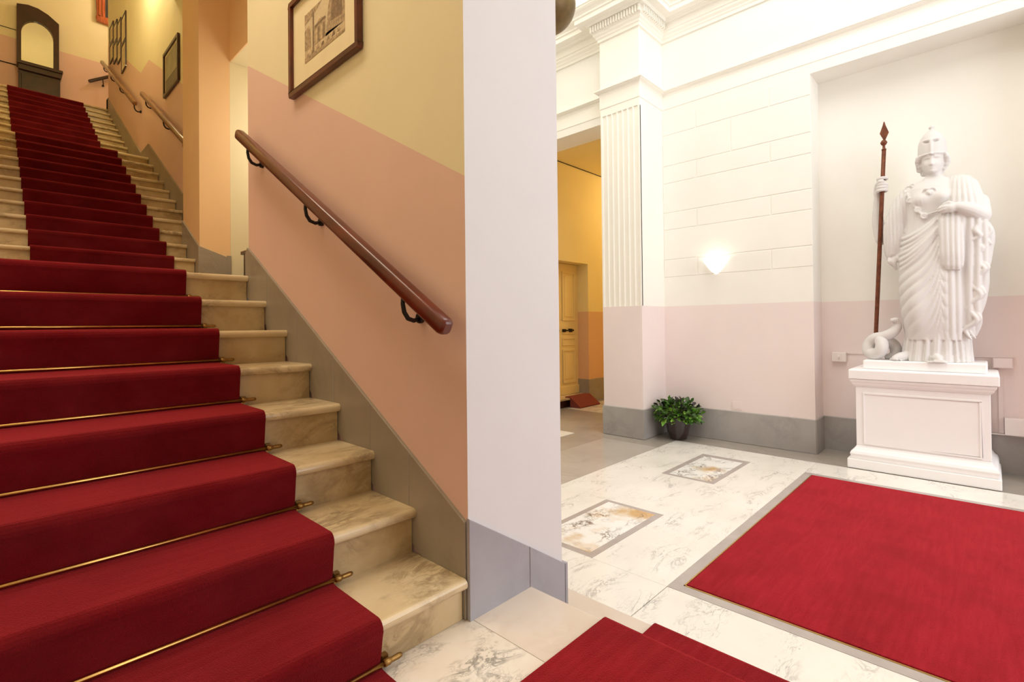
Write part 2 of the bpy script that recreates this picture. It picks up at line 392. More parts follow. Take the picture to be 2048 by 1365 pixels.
# ------------------------------------------------------------------ hall walls
XF, XB, XN, XL = 5.236, 5.805, 6.13, 5.40              # pilaster face, block wall, niche back, wall over the opening
YQ0, YQ1 = 2.912, 3.443                                # pilaster
NS0, NS1 = -.40, 1.293                                 # niche
PINK = .207; ZT = 5.2
def split_wall(b, p0, p1, zlo, zhi, zp, m0, m1):
    (x0,y0),(x1,y1) = p0, p1
    if zlo < zp: b.poly([(x0,y0,zlo),(x1,y1,zlo),(x1,y1,min(zp,zhi)),(x0,y0,min(zp,zhi))], m0)
    if zhi > zp: b.poly([(x0,y0,max(zp,zlo)),(x1,y1,max(zp,zlo)),(x1,y1,zhi),(x0,y0,zhi)], m1)
b = MB(); HM = [M['hall_pink'], M['hall_cream'], M['white_trim']]
split_wall(b, (XB,NS1), (XB,YQ0+.05), F, 2.535, PINK, 0, 1)
split_wall(b, (XB,-3.6), (XB,NS0), F, 2.535, PINK, 0, 1)
split_wall(b, (XN,NS0), (XN,NS1), F, 2.535, PINK, 0, 1)
split_wall(b, (XB,NS1), (XN,NS1), F, 2.535, PINK, 0, 1)
split_wall(b, (XB,NS0), (XN,NS0), F, 2.535, PINK, 0, 1)
b.poly([(XB,NS0,2.535),(XN,NS0,2.535),(XN,NS1,2.535),(XB,NS1,2.535)], 1)
b.poly([(XB,-3.6,2.535),(XB,YQ0+.05,2.535),(XB,YQ0+.05,ZT),(XB,-3.6,ZT)], 1)
# raised ashlar courses
zs = [.564,.778,1.146,1.357,1.72,1.935,2.315,2.532]
gp = .005
for i in range(7):
    narrow = i % 2 == 0
    js = ([2.49,1.682] if narrow else ([2.089] if i == 5 else []))
    ys = [YQ0] + js + [NS1]
    for k in range(len(ys)-1):
        ya, yb = ys[k] - (gp if k else 0), ys[k+1] + (gp if k < len(ys)-2 else 0)
        z0, z1 = zs[i]+gp, zs[i+1]-gp
        e = .004; f = XB-.006
        b.add([(XB,ya,z0),(XB,yb,z0),(XB,yb,z1),(XB,ya,z1),(f,ya-e,z0+e),(f,yb+e,z0+e),(f,yb+e,z1-e),(f,ya-e,z1-e)],
              [(4,5,6,7),(0,1,5,4),(1,2,6,5),(2,3,7,6),(3,0,4,7)], 1)
f = XB-.006
b.add([(XB,YQ0,PINK),(XB,NS1,PINK),(XB,NS1,zs[0]-gp),(XB,YQ0,zs[0]-gp),(f,YQ0,PINK),(f,NS1,PINK),(f,NS1,zs[0]-gp),(f,YQ0,zs[0]-gp)],[(4,5,6,7),(0,1,5,4),(1,2,6,5),(2,3,7,6)],1)
b.add([(f,YQ0,F),(f,NS1,F),(f,NS1,PINK),(f,YQ0,PINK),(XB,NS1,F),(XB,NS1,PINK)],[(0,1,2,3),(1,4,5,2)],0)
struct(b.build('wall_right', HM, fix=False), 'pale hall wall with scored block courses and a shallow statue niche', 'wall')
# wall over the corridor opening
b = MB()
b.box(XL, YQ1-.1, 2.54, XB+.002, 7.0, ZT, 1)
b.box(XL, 5.02, F, XB, 7.0, 2.54, 1)
b.box(XL+.08, YQ1-.2, F, XB+.06, YQ1+.06, 2.54, 1)
struct(b.build('wall_opening', HM), 'cream wall above the opening to the corridor', 'wall')
# pilaster
pl = thing('pilaster', 'fluted white pilaster beside the corridor opening', 'pilaster', (XF, (YQ0+YQ1)/2, F), kind='structure')
b = MB()
b.box(XF+.012, YQ0, F, XB+.01, YQ1, PINK, {'*':0}); b.box(XF+.012, YQ0, PINK, XB+.01, YQ1, 3.6, 1)
b.box(XF, YQ0, F, XF+.012, YQ1, PINK, 0); b.box(XF, YQ0, 2.55, XF+.012, YQ1, 3.6, 1)
w = (YQ1-YQ0-.03)/7; prof = [(XF+.014, YQ0)]
prof.append((XF, YQ0))
for i in range(7):
    y0 = YQ0+.015+w*i
    prof.append((XF, y0+.007))
    for k in range(1, 8):
        a = PI*k/8; prof.append((XF+.022*math.sin(a), y0+.007+(w-.014)*(1-math.cos(a))/2))
    prof.append((XF, y0+w-.007))
prof += [(XF, YQ1), (XF+.03, YQ1), (XF+.03, YQ0)]
b.prism(prof[1:], 'z', PINK, 2.55, 1)
b.build('shaft', [M['hall_pink'], M['white_trim']], pl)
def sweep(b, path, prof, mat=0):
    """path: plan points; prof: (outward offset, z). Offsets go to the left of the travel direction; mitred corners."""
    n = len(path); P = [Vector(p) for p in path]; rings = []
    for i in range(n):
        d0 = (P[i]-P[i-1]).normalized() if i else (P[1]-P[0]).normalized()
        d1 = (P[i+1]-P[i]).normalized() if i < n-1 else d0
        n0 = Vector((-d0.y, d0.x)); n1 = Vector((-d1.y, d1.x)); m = (n0+n1); m = m/ max(.2, m.dot(n0))
        rings.append([(P[i].x+m.x*o, P[i].y+m.y*o, z) for o, z in prof])
    k = len(prof); v = [q for r in rings for q in r]
    b.add(v, [[i*k+j, i*k+j+1, (i+1)*k+j+1, (i+1)*k+j] for i in range(n-1) for j in range(k-1)], mat)
    b.add(v, [list(range(k)), list(range((n-1)*k, n*k))], mat)
path = [(XB,-3.6),(XB,YQ0),(XF,YQ0),(XF,YQ1),(XL,YQ1),(XL,7.0)]
path_ = path                                            # travelling +y with the hall (-x) on the left
cyma = lambda o0,z0,o1,z1,n=5: [(o0+(o1-o0)*(t-.18*math.sin(2*PI*t)), z0+(z1-z0)*t) for t in [i/n for i in range(n+1)]]
b = MB()
sweep(b, path_, [(0,3.47),(.02,3.47),(.02,3.50),(.035,3.515)] + cyma(.035,3.52,.06,3.56) + [(.06,3.575),(.075,3.58),(.075,3.66),(.115,3.665)] + cyma(.115,3.67,.13,3.69,3) + [(.22,3.69),(.22,3.745),(.235,3.75)] + cyma(.235,3.755,.29,3.84) + [(.30,3.845),(.30,3.862),(0,3.90)])
for (a, c, ax) in ((YQ0-.08, YQ1+.08, 'y'), (XF-.06, XB-.1, 'x')):
    n = 19 if ax == 'y' else 13; w = (c-a)/n
    for i in range(n):
        q = a + w*i + w*.18
        if ax == 'y': b.box(XF-.105, q, 3.585, XF-.07, q+w*.66, 3.655)
        else: b.box(q, YQ0-.105, 3.585, q+w*.66, YQ0-.07, 3.655)
struct(b.build('trim_cornice', M['white_trim']), 'white moulded cornice with dentils above the pilaster', 'cornice')
b = MB()
sweep(b, path_, [(0,2.80),(.008,2.80),(.012,2.815)] + cyma(.012,2.82,.05,2.85,4) + [(.06,2.852),(.06,2.866),(0,2.875)])
sweep(b, path_, [(0,2.64),(.007,2.645),(.007,2.80),(0,2.80)])
struct(b.build('trim_architrave', M['white_trim']), 'slim white moulding running under the frieze', 'moulding')
# skirting in the hall
b = MB(); H = F+.345; s = .012
for pth in ([(XB-.006,NS1-.004),(XB-.006,YQ0),(XF,YQ0),(XF,YQ1),(XL+.08,YQ1)], [(XN,NS0),(XN,NS1),(XB-.006,NS1)], [(XB,-3.6),(XB,NS0),(XN,NS0)]):
    sweep(b, pth, [(0,F),(s,F),(s,H-.006),(s-.005,H),(0,H)])
struct(b.build('baseboard_right', M['grey']), 'grey stone skirting along the pale hall wall', 'skirting')
# the rest of the hall shell
b = MB(); b.box(1.66, Y2-.06, F, 3.40, Y2-.052, ZT); b.box(3.36, Y2-.06, F, 3.40, 6.95, ZT)
struct(b.build('wall_hall_side', M['hall_cream']), 'pale wall of the hall behind the white end of the stair wall', 'wall')
b = MB(); b.box(XP, 6.95, F, XB, 7.0, ZT); b.box(XP-.5,YP,ZC+.051,XP,7.0,ZT)
struct(b.build('wall_hall_back', M['hall_cream']), 'far cream wall of the hall', 'wall')
b = MB(); b.box(-1.05, -3.6, ZT, 6.2, 7.0, ZT+.05)
struct(b.build('ceiling', M['ceil']), 'cream ceiling of the hall', 'ceiling')

# ------------------------------------------------------------------ corridor with its door
YC = 5.0; DX0, DX1 = 6.05, 7.15; YD = 5.22
b = MB(); GM = [M['gold_pink'], M['gold_cream']]
split_wall(b, (DX1,YC), (10.4,YC), F, 2.64, .217, 0, 1)
split_wall(b, (XB,YC), (DX0,YC), F, 2.64, .217, 0, 1)
b.poly([(DX0,YC,1.035),(DX1,YC,1.035),(DX1,YC,2.64),(DX0,YC,2.64)], 1)
split_wall(b, (DX1,YC), (DX1,YD+.06), F, 1.035, .217, 0, 1); split_wall(b, (DX0,YC), (DX0,YD+.06), F, 1.035, .217, 0, 1)
b.poly([(DX0,YC,1.035),(DX1,YC,1.035),(DX1,YD+.06,1.035),(DX0,YD+.06,1.035)], 1)
b.poly([(DX0-.1,YD+.07,F),(DX1+.1,YD+.07,F),(DX1+.1,YD+.07,1.2),(DX0-.1,YD+.07,1.2)], 1)
struct(b.build('wall_corridor', GM, fix=False), 'golden lit corridor wall around the panelled door', 'wall')
b = MB(); b.box(10.4, 2.9, F, 10.45, 5.1, 2.7); b.box(XB+.06, 2.9, F, 10.4, 2.95, 2.7)
struct(b.build('wall_corridor_end', M['gold_cream']), 'golden lit wall at the end of the corridor', 'wall')
b = MB(); b.box(XB, 2.9, 2.64, 10.45, 5.3, 2.7)
struct(b.build('ceiling_corridor', M['gold_cream']), 'golden lit ceiling of the corridor', 'ceiling')
b = MB(); sweep(b, [(10.4,YC),(DX1,YC),(DX1,YD)][::1], [(0,F),(.012,F),(.012,F+.385),(0,F+.39)])
struct(b.build('baseboard_corridor', M['grey_warm']), 'grey stone skirting beside the corridor door', 'skirting')
dr = thing('door_1', 'yellow panelled wooden door at the end of the corridor opening', 'door', ((DX0+DX1)/2, YD, -1.19), kind='structure')
b = MB(); b.box(DX0, YD, -1.19, DX1, YD+.05, 1.03)
xm = 6.60
b.box(xm-.003, YD-.003, -1.18, xm+.003, YD, 1.03, 1)
b.build('leaf', [M['doorpaint'], M['darkwood']], dr, bevel=.003)
for (x0, x1) in ((xm+.10, DX1-.09), (DX0+.09, xm-.10)):
    for (z0, z1) in ((-1.0,-.42),(-.36,-.22),(-.20+.03,-.13+.02),(.06-.0,.90)):
        b = MB(); e = .03
        for (o, d) in ((0,.014),):
            b.box(x0,YD-.014,z0,x1,YD,z0+e); b.box(x0,YD-.014,z1-e,x1,YD,z1); b.box(x0,YD-.014,z0+e,x0+e,YD,z1-e); b.box(x1-e,YD-.014,z0+e,x1,YD,z1-e)
        if z1-z0 > .3: b.box(x0+.07,YD-.008,z0+.07,x1-.07,YD,z1-.07)
        b.build('panel_moulding', M['doorpaint'], dr, bevel=.004)
b = MB(); b.box(DX0-.0,YD-.02,-1.19,DX1,YD-.0005,-1.05); b.build('kickboard', M['doorpaint'], dr, bevel=.003)
b = MB(); b.sphere((xm-.05,YD-.03,-.105),.028,12,8,0,(1,.8,1.2)); b.tube([(xm-.05,YD,-.105),(xm-.05,YD-.03,-.105)],.012); b.build('knob', M['iron'], dr)
b = MB(); b.box(xm+.10,YD-.03,-.13,xm+.17,YD,-.08); b.tube([(xm+.17,YD-.02,-.105),(xm+.32,YD-.02,-.105)],.011); b.box(xm+.27,YD-.035,-.135,xm+.34,YD,-.075); b.sphere((xm+.38,YD-.02,-.105),.018,10,8); b.build('bolt', M['iron'], dr)
ds = thing('doorstep', 'worn marble doorstep below the corridor door', 'doorstep', (6.6, 5.05, F))
b = MB(); b.box(DX0+.02,4.93,-1.225,DX1-.02,YD-.003,-1.192); b.build('tread', M['tread'], ds, bevel=.006)
b = MB(); b.box(DX0+.04,4.97,F+.001,DX1-.03,YD-.003,-1.226); b.build('riser', M['darkwood'], ds)
b = MB(); b.prism([(4.72,F+.003),(4.72,F+.022),(4.920,-1.176),(4.920,F+.003)], 'x', 6.50, 7.06); b.box(6.50,4.920,-1.189,7.06,5.02,-1.176)
tag(b.build('doormat', M['terracotta']), 'red mat draped from the corridor doorstep to the floor', 'mat')
b = MB(); b.tube([(XB+.05,YC-.006,2.632),(10.3,YC-.006,2.636)],.006,6)
tag(b.build('corridor_cable', M['black']), 'dark cable along the top of the golden lit corridor wall', 'cable')
# ------------------------------------------------------------------ carpets
def ribbon(path, th):
    """closed 2D outline of a strip lying on the path's left side (outer = path offset by th)."""
    P = [Vector(p) for p in path]; out = []
    for i in range(len(P)):
        d0 = (P[i]-P[max(i-1,0)]); d1 = (P[min(i+1,len(P)-1)]-P[i])
        d0 = d0.normalized() if d0.length > 1e-9 else d1.normalized(); d1 = d1.normalized() if d1.length > 1e-9 else d0
        n0 = Vector((-d0.y, d0.x)); n1 = Vector((-d1.y, d1.x)); m = n0+n1; m = m/max(.5, m.dot(n0))
        out.append(tuple(P[i]+m*th))
    return list(path), out
def carpet_strip(b, path, th, axis, a, c, seg=1):
    inn, out = ribbon(path, th); n = len(inn)
    def pt(p, t): return (t, p[0], p[1]) if axis == 'x' else (p[0], t, p[1])
    for k in range(seg):
        t0 = a+(c-a)*k/seg; t1 = a+(c-a)*(k+1)/seg
        for i in range(n-1):
            b.add([pt(out[i],t0),pt(out[i+1],t0),pt(out[i+1],t1),pt(out[i],t1)], [(0,1,2,3)], 0, True)
    for i in range(n-1):
        b.add([pt(inn[i],a),pt(inn[i+1],a),pt(inn[i+1],c),pt(inn[i],c)], [(0,3,2,1)], 0, True)
        for t in (a, c): b.add([pt(inn[i],t),pt(inn[i+1],t),pt(out[i+1],t),pt(out[i],t)], [(0,1,2,3)], 0)
    b.add([pt(inn[0],a),pt(inn[0],c),pt(out[0],c),pt(out[0],a)], [(0,1,2,3)], 0)
    b.add([pt(inn[-1],a),pt(inn[-1],c),pt(out[-1],c),pt(out[-1],a)], [(0,1,2,3)], 0)
def stair_path(n0, n1, ystart, yend, gap=.002):
    p = [(ystart, (T(n0)-.1685 if n0 else -1.0)+gap)]
    for n in range(n0, n1+1):
        y, t = NY(n), T(n); lo = (t-.1685 if n else -1.0)+gap
        p += [(y-.03, lo), (y+.012, lo+.004), (y+.017, lo+.02), (y+.012, lo+.045), (y+.001, t-.032)]
        for k in range(5):
            a = PI + (-PI/2)*k/4; p.append((y+.014+.0165*math.cos(a), t-.018+(.020)*math.sin(a)))
        p.append((y+.06, t+gap))
    p.append((yend, T(n1)+gap)); return p
CX0, CX1 = -.62, .785; UX0, UX1 = .237, 1.197
b = MB(); carpet_strip(b, stair_path(0, 7, .35, 5.10), .011, 'x', CX0, CX1)
tag(b.build('stair_carpet', M['carpet'], fix=False), 'wide red carpet held by brass rods on the lower marble stairs', 'carpet')
b = MB(); carpet_strip(b, stair_path(8, 29, 5.118, 12.55), .010, 'x', UX0, UX1)
tag(b.build('stair_carpet', M['carpet_up'], fix=False), 'narrow dark red carpet climbing the upper stairs to the hall mirror', 'carpet')
rp = [(.83,-.998)]
for x, t, lo in ((1.447,-1.0,-1.17),(1.79,-1.17,F)):
    for k in range(5):
        a = PI/2 - (PI/2)*k/4; rp.append((x-.016+.018*math.cos(a), t-.018+.020*math.sin(a)))
    rp += [(x+.002,t-.04), (x-.020,lo+.03), (x-.012, lo+.004), (x+.02, lo+.002)]
rp.append((1.97, F+.002))
b = MB(); carpet_strip(b, rp, .011, 'y', -.95, .954)
tag(b.build('step_carpet', M['carpet_step'], fix=False), 'red carpet runner laid over the step from landing to hall', 'carpet')
mt = thing('entrance_mat', 'large red mat sunk into the white marble hall floor', 'mat', (3.7, -.3, F))
b = MB(); b.box(2.462,-1.745,F-.003,4.956,1.138,F+.007); b.build('pile', M['mat'], mt, bevel=.004)
b = MB()
for q in ((2.452,-1.75,2.459,1.148),(4.958,-1.75,4.965,1.148),(2.452,1.141,4.965,1.148)): b.box(q[0],q[1],F-.003,q[2],q[3],F+.0035)
b.build('brass_edge', M['brass'], mt)

# ------------------------------------------------------------------ brass stair rods
ordn = ['at the very foot of the red carpet, level with the landing', 'resting on the first marble tread', 'resting on the second marble tread', 'resting on the third marble tread',
        'resting on the fourth marble tread', 'resting on the fifth marble tread', 'resting on the sixth marble tread', 'resting on the seventh marble tread, just below the first landing edge']
def make_rod(n):
    lo = T(n)-.1685 if n else -1.0; y, z = NY(n)-.004, lo+.026
    t = thing('stair_rod', 'thin brass stair rod ' + ordn[n], 'stair rod', (0, y, z), 'brass rods holding the stair carpet')
    b = MB(); b.tube([(CX0-.04,y,z),(CX1+.045,y,z)], .0062, 10); b.build('rod', M['brass'], t)
    for x, s in ((CX1+.018, 1), (CX0-.018, -1)):
        b = MB(); b.tube([(x-.013*s,y,z),(x-.010*s,y,z),(x+.006*s,y,z),(x+.010*s,y,z),(x+.014*s,y,z),(x+.036*s,y,z),(x+.046*s,y,z),(x+.050*s,y,z)], [.008,.0105,.0105,.008,.0075,.0085,.007,.003], 12)
        b.build('finial', M['brass_dark'], t)
        b = MB(); b.tube([(x,y,z-.004),(x,y+.016,z-.004)], .006, 8); b.box(x-.010,y+.012,z-.020,x+.010,y+.030,z+.014); b.build('bracket', M['brass_dark'], t)
    return t
for n in range(8): make_rod(n)

# ------------------------------------------------------------------ handrails
def rail(name, label, A, B, wallx, ybr, mat, w=.026, h=.030, ends=.03, flip=False):
    """A, B: ends of the axis (world). Wall at x = wallx on the +x side."""
    A, B = Vector(A), Vector(B); d = (B-A).normalized()
    t = thing(name, label, 'handrail', tuple((A+B)/2))
    sec = []
    for k in range(20):
        a = 2*PI*k/20; c, s_ = math.cos(a), math.sin(a)
        sec.append((w*math.copysign(abs(c)**.6, c), h*math.copysign(abs(s_)**.6, s_)))
    side = Vector((1,0,0)) if not flip else Vector((0,1,0)); up = side.cross(d).normalized(); up = up if up.z > 0 else -up
    b = MB(); L = (B-A).length; rings = []
    for (u, sc) in ((0,.55),(.008,.86),(.022,1),(L-.022,1),(L-.008,.86),(L,.55)):
        rings.append([A+d*u+side*x*sc+up*z*sc for x, z in sec])
    v = [q for r in rings for q in r]; n = len(sec)
    b.add(v, [[i*n+j, i*n+(j+1)%n, (i+1)*n+(j+1)%n, (i+1)*n+j] for i in range(len(rings)-1) for j in range(n)], 0, True)
    b.add(v, [list(range(n)), list(range((len(rings)-1)*n, len(rings)*n))]); b.build('rail', mat, t)
    for s_ in ybr:
        p = A+d*s_; b = MB()
        if not flip:
            x0, z0 = p.x, p.z-h*1.15; W = wallx-.004
            b.tube([(x0,p.y,z0+.012),(x0-.002,p.y,z0-.025),(x0+.004,p.y,z0-.055),(x0+.02,p.y,z0-.078),(x0+.045,p.y,z0-.086),(W,p.y,z0-.076)], [.008,.008,.0085,.009,.0085,.008], 10)
            b.tube([(W-.012,p.y,z0-.076),(W+.002,p.y,z0-.076)], .020, 14); b.tube([(x0,p.y-.02,z0+.008-.012),(x0,p.y+.02,z0+.008+.012)], .009, 8)
        else:
            y0, z0 = p.y, p.z-h*1.1; W = wallx-.004
            b.tube([(p.x,y0,z0+.01),(p.x,y0,z0-.05),(p.x+.01,y0+.02,z0-.08),(p.x+.01,W,z0-.10)], .008, 8); b.tube([(p.x+.01,W-.01,z0-.10),(p.x+.01,W+.002,z0-.10)], .02, 12)
        b.build('bracket', M['iron'], t)
    return t
dl = Vector((0,1.96,1.178)); Ld = dl.length
rail('handrail', 'polished mahogany handrail on the pink wall of the lower stairs', (1.048,1.292,-.012), (1.048,3.252,1.166), XW, [(1.545-1.292)/1.96*Ld, (2.345-1.292)/1.96*Ld, (3.10-1.292)/1.96*Ld], M['mahogany'], .027, .030)
rail('handrail', 'brown handrail on the upper wall, just beyond the peach pier', (1.468,5.96,1.86), (1.468,8.33,3.213), XU, [.35, 1.35, 2.45], M['oak_rail'], .028, .032)
rail('handrail', 'brown handrail below the stepped group of small frames', (1.468,8.79,3.225), (1.468,11.74,4.914), XU, [.06, 1.35, 2.3, 3.15], M['oak_rail'], .028, .032)
rail('handrail', 'short dark handrail rising on the end wall beside the hall mirror', (1.43,13.12,5.02), (3.1,13.12,6.10), 13.2, [.27, 1.7], M['darkwood'], .026, .030, flip=True)

# ------------------------------------------------------------------ pictures
def frame_on_x(t, xw, y0, y1, z0, z1, fw, depth, mat, mat2=None):
    """picture frame on a wall at x = xw facing -x"""
    b = MB(); x0 = xw-depth
    for (ya, yb, za, zb_) in ((y0,y1,z0,z0+fw),(y0,y1,z1-fw,z1),(y0,y0+fw,z0+fw,z1-fw),(y1-fw,y1,z0+fw,z1-fw)):
        b.box(x0, ya, za, xw-.002, yb, zb_)
    return b.build('frame', mat, t, bevel=min(.004, fw*.25))
bf = thing('framed_engraving', 'large framed sepia engraving of ruins above the mahogany handrail', 'picture', (1.12, 2.31, 1.2))
frame_on_x(bf, XW, 1.952, 2.662, 1.207, 1.712, .026, .030, M['mahogany'])
b = MB(); b.box(XW-.012,1.976,1.231,XW-.003,2.638,1.688); b.build('mount', M['paper'], bf)
sep = [plain('print_sky', (212,194,158), .8, var=.12, nscale=30), plain('print_mid', (172,148,114), .8, var=.4, nscale=70), plain('print_dark', (134,110,82), .8, var=.35, nscale=80), plain('print_pale', (204,182,144), .8, var=.3, nscale=60)]
b = MB(); xs = XW-.0125
def pr(pts, m, k=0): b.poly([(xs-.0003*k, 2.50-.41*u, 1.338+.245*v) for u, v in pts], m)
pr([(0,0),(1,0),(1,1),(0,1)], 0)
pr([(0,.78),(.25,.86),(.5,1),(0,1)], 1, 1); pr([(0,0),(1,0),(1,.2),(.6,.26),(.3,.2),(0,.28)], 3, 1); pr([(.55,.2),(.62,.75),(.66,.9),(.72,1),(1,1),(1,.2)], 1, 1)
pr([(.68,.42),(.72,1),(.92,1),(.95,.36)], 2, 2); pr([(.215,.1),(.255,.12),(.255,.92),(.215,.9)], 2, 2); pr([(0,.25),(.0,.66),(.12,.72),(.16,.6),(.17,.22)], 1, 2)
pr([(.27,.22),(.27,.58),(.40,.66),(.54,.62),(.55,.22)], 1, 3)
for i in range(4): pr([(.30+.065*i,.23),(.33+.065*i,.23),(.33+.065*i,.52),(.30+.065*i,.52)], 2 if i%2 else 3, 4)
pr([(.27,.56),(.55,.58),(.55,.62),(.27,.60)], 2, 5); pr([(0,0),(1,0),(1,.05),(.5,.08),(0,.1)], 1, 3)
for i in range(7): u = .05+.13*i; pr([(u,.09),(u+.08,.1),(u+.06,.16+.02*(i%3)),(u+.02,.15)], 1+(i%2), 4)
b.build('print', sep, bf, fix=False)
# stepped group of eight small frames
cols = [(11.40,11.05,5.42,4.77),(11.02,10.68,5.29,4.625),(10.65,10.33,5.17,4.485),(10.28,9.92,5.10,4.20)]
names = ['furthest up the stairs', 'second nearest the mirror', 'third from the mirror', 'largest and closest to the pier']
gp_ = 'stepped group of small framed prints'
def small_frame(ci, row):
    y1, y0, zt, zb0 = cols[ci]; zm = (zt+zb0)/2
    z0, z1 = (zm+.004, zt) if row == 0 else (zb0, zm-.004)
    t = thing('small_framed_print', ('upper' if row == 0 else 'lower') + ' thin dark frame in the stepped group, column ' + names[ci], 'picture', (XU-.01,(y0+y1)/2,z0), gp_)
    frame_on_x(t, XU, y0, y1, z0, z1, .018, .02, M['darkwood'])
    b = MB(); b.box(XU-.010, y0+.016, z0+.016, XU-.004, y1-.016, z1-.016); p = b.build('mount', M['paper'], t)
    b = MB(); b.box(XU-.0115, y0+.08, z0+.08, XU-.0095, y1-.08, z1-.08); b.build('print', sep[0], p)
for ci in range(4):
    for row in range(2): small_frame(ci, row)
up = thing('framed_photograph', 'dark framed grey picture on the upper stair wall near the peach pier', 'picture', (1.53,7.08,2.88))
frame_on_x(up, XU, 6.735, 7.425, 2.872, 3.422, .035, .03, M['darkwood'])
b = MB(); b.box(XU-.012,6.768,2.905,XU-.004,7.392,3.389); b.build('mount', M['paper'], up)
greys = [plain('photo_grey', (150,140,112), .5, var=.18, nscale=6), plain('photo_dark', (108,98,78), .5, var=.2, nscale=8), plain('photo_line', (70,62,48), .6)]
b = MB(); xs = XU-.013
b.poly([(xs,6.80,2.937),(xs,7.36,2.937),(xs,7.36,3.06),(xs,6.80,3.06)],1); b.poly([(xs,6.80,3.06),(xs,7.36,3.06),(xs,7.36,3.357),(xs,6.80,3.357)],0); b.poly([(xs-.0005,6.80,3.055),(xs-.0005,7.36,3.055),(xs-.0005,7.36,3.062),(xs-.0005,6.80,3.062)],2)
b.build('photograph', greys, up, fix=False)
pt_ = thing('framed_painting', 'dark painting in a glossy red wood frame high on the end wall', 'picture', (2.1,13.17,6.3))
b = MB()
for (xa,xb,za,zb_) in ((1.56,2.66,6.32,6.44),(1.56,2.66,7.2,7.32),(1.56,1.70,6.44,7.2),(2.52,2.66,6.44,7.2)):
    b.box(xa,13.13,za,xb,13.198,zb_)
    if za > 6.4 and zb_ < 7.21: b.box(xa+.03,13.11,za,xa+.06,13.13,zb_); b.box(xa+.09,13.115,za,xa+.11,13.13,zb_)
b.build('frame', M['redwood'], pt_, bevel=.008)
b = MB(); b.box(1.69,13.17,6.43,2.53,13.195,7.21); b.build('canvas', plain('dark_canvas', (46,42,40), .4, var=.4, nscale=5), pt_)

# ------------------------------------------------------------------ hall mirror on the top landing
hm = thing('hall_mirror', 'tall dark wooden hall mirror with arched top and shelf on the top landing', 'mirror', (.69,13.05,TOP))
def arch(x0, x1, z0, zs_, zt, n=14, inset=0):
    p = [(x0,z0),(x1,z0)]
    for k in range(n+1):
        a = PI*k/n; p.append(((x0+x1)/2+(x1-x0)/2*math.cos(a), zs_+(zt-zs_)*math.sin(a)))
    return p
mx0, mx1, gx0, gx1 = .395, .985, .455, .905
out = [(mx0,5.02),(mx1,5.02),(mx1,5.98),(.83,6.10),(.69,6.16),(.55,6.17),(mx0,6.13)]
inn = arch(gx0, gx1, 5.06, 5.62, 5.90)
b = MB(); yf = 13.10
# ring between outline and arched opening, plus thickness
def ring(b, out, inn, y0, y1):
    import mathutils.geometry as mg
    tri = mg.tessellate_polygon([[Vector((x,z,0)) for x,z in out],[Vector((x,z,0)) for x,z in inn]])
    pts = out+inn
    for y in (y0, y1): b.add([(x,y,z) for x,z in pts], [list(t) for t in tri])
    for loop in (out, inn):
        n = len(loop)
        for i in range(n):
            (xa,za),(xb,zb_) = loop[i], loop[(i+1)%n]; b.poly([(xa,y0,za),(xb,y0,zb_),(xb,y1,zb_),(xa,y1,za)])
ring(b, out, inn, yf, 13.19); b.build('frame', M['darkwood'], hm)
b = MB(); b.poly([(x,13.14,z) for x,z in inn]); b.build('mirror_glass', M['mirror'], hm, fix=False)
b = MB(); b.box(.39,12.93,4.96,1.03,13.19,5.02); b.box(.41,12.95,4.86,1.01,13.19,4.96); b.build('shelf', M['darkwood'], hm, bevel=.008)
b = MB(); b.box(.415,13.0,TOP,.995,13.19,4.86); b.box(.45,12.985,TOP+.12,.96,13.0,4.80); b.build('base', M['darkwood'], hm, bevel=.008)
for l, z, name in (('upper', 5.66, 'thin dark cable on the end wall above the pink paint line'), ('lower', 5.0, 'dark cable along the end wall at mirror shelf height')):
    b = MB(); b.tube([(-.11,13.192,z),(.39,13.192,z-.003)], .006 if l == 'upper' else .010, 8)
    tag(b.build('wall_cable', M['black']), name, 'cable')

# ------------------------------------------------------------------ passage furniture
cb = thing('console_cabinet', 'low dark red wooden cabinet just inside the side passage', 'cabinet', (1.92,4.88,T(7)))
b = MB(); b.box(1.70,4.60,T(7)+.001,2.15,5.162,.700); b.build('body', M['darkwood'], cb, bevel=.004)
b = MB(); b.box(1.685,4.57,.7005,2.17,5.20,.732); b.build('top', M['darkwood'], cb, bevel=.004)

# ------------------------------------------------------------------ hall lamps and fittings
sc = thing('wall_sconce', 'glowing white half bowl wall lamp on the pale block wall', 'lamp', (XB,2.27,.57))
em = NT('sconce_glass'); em.set(Roughness=.4); em.color(em.ramp(em.noise(em.pos(), 3), [(.3, (255,250,238)), (.7, (255,252,244))]))
em.b.inputs['Emission Color'].default_value = (1,.95,.84,1); em.b.inputs['Emission Strength'].default_value = 1.1
b = MB()
prof = [(.004,0),(.02,.004),(.045,.022),(.075,.055),(.10,.09),(.122,.122),(.132,.136),(.136,.140)]
b.lathe(prof+[(.128,.140)]+[(r-.008,z+.004) for r,z in reversed(prof[2:-1])], (XB-.007,2.27,.565), 32, 0, True, PI/2, 3*PI/2, 1.05, 1)
b.build('bowl', em.mat, sc)
b = MB(); b.box(XB-.03,2.22,.60,XB-.007,2.32,.69); b.build('backplate', M['plastic'], sc, bevel=.004)
bl = NT('bulb_glow'); bl.set(Roughness=.4); bl.b.inputs['Emission Color'].default_value = (1,.92,.76,1); bl.b.inputs['Emission Strength'].default_value = 30
b = MB(); b.sphere((XB-.07,2.27,.665),.022,14,10); b.tube([(XB-.07,2.27,.645),(XB-.03,2.27,.632)],.012,8); b.build('bulb', bl.mat, sc)
pd = thing('pendant_lamp', 'dark bronze bowl pendant lamp hanging high in the hall', 'lamp', (3.42,2.83,3.35))
PC = (3.43,2.82,2.83)
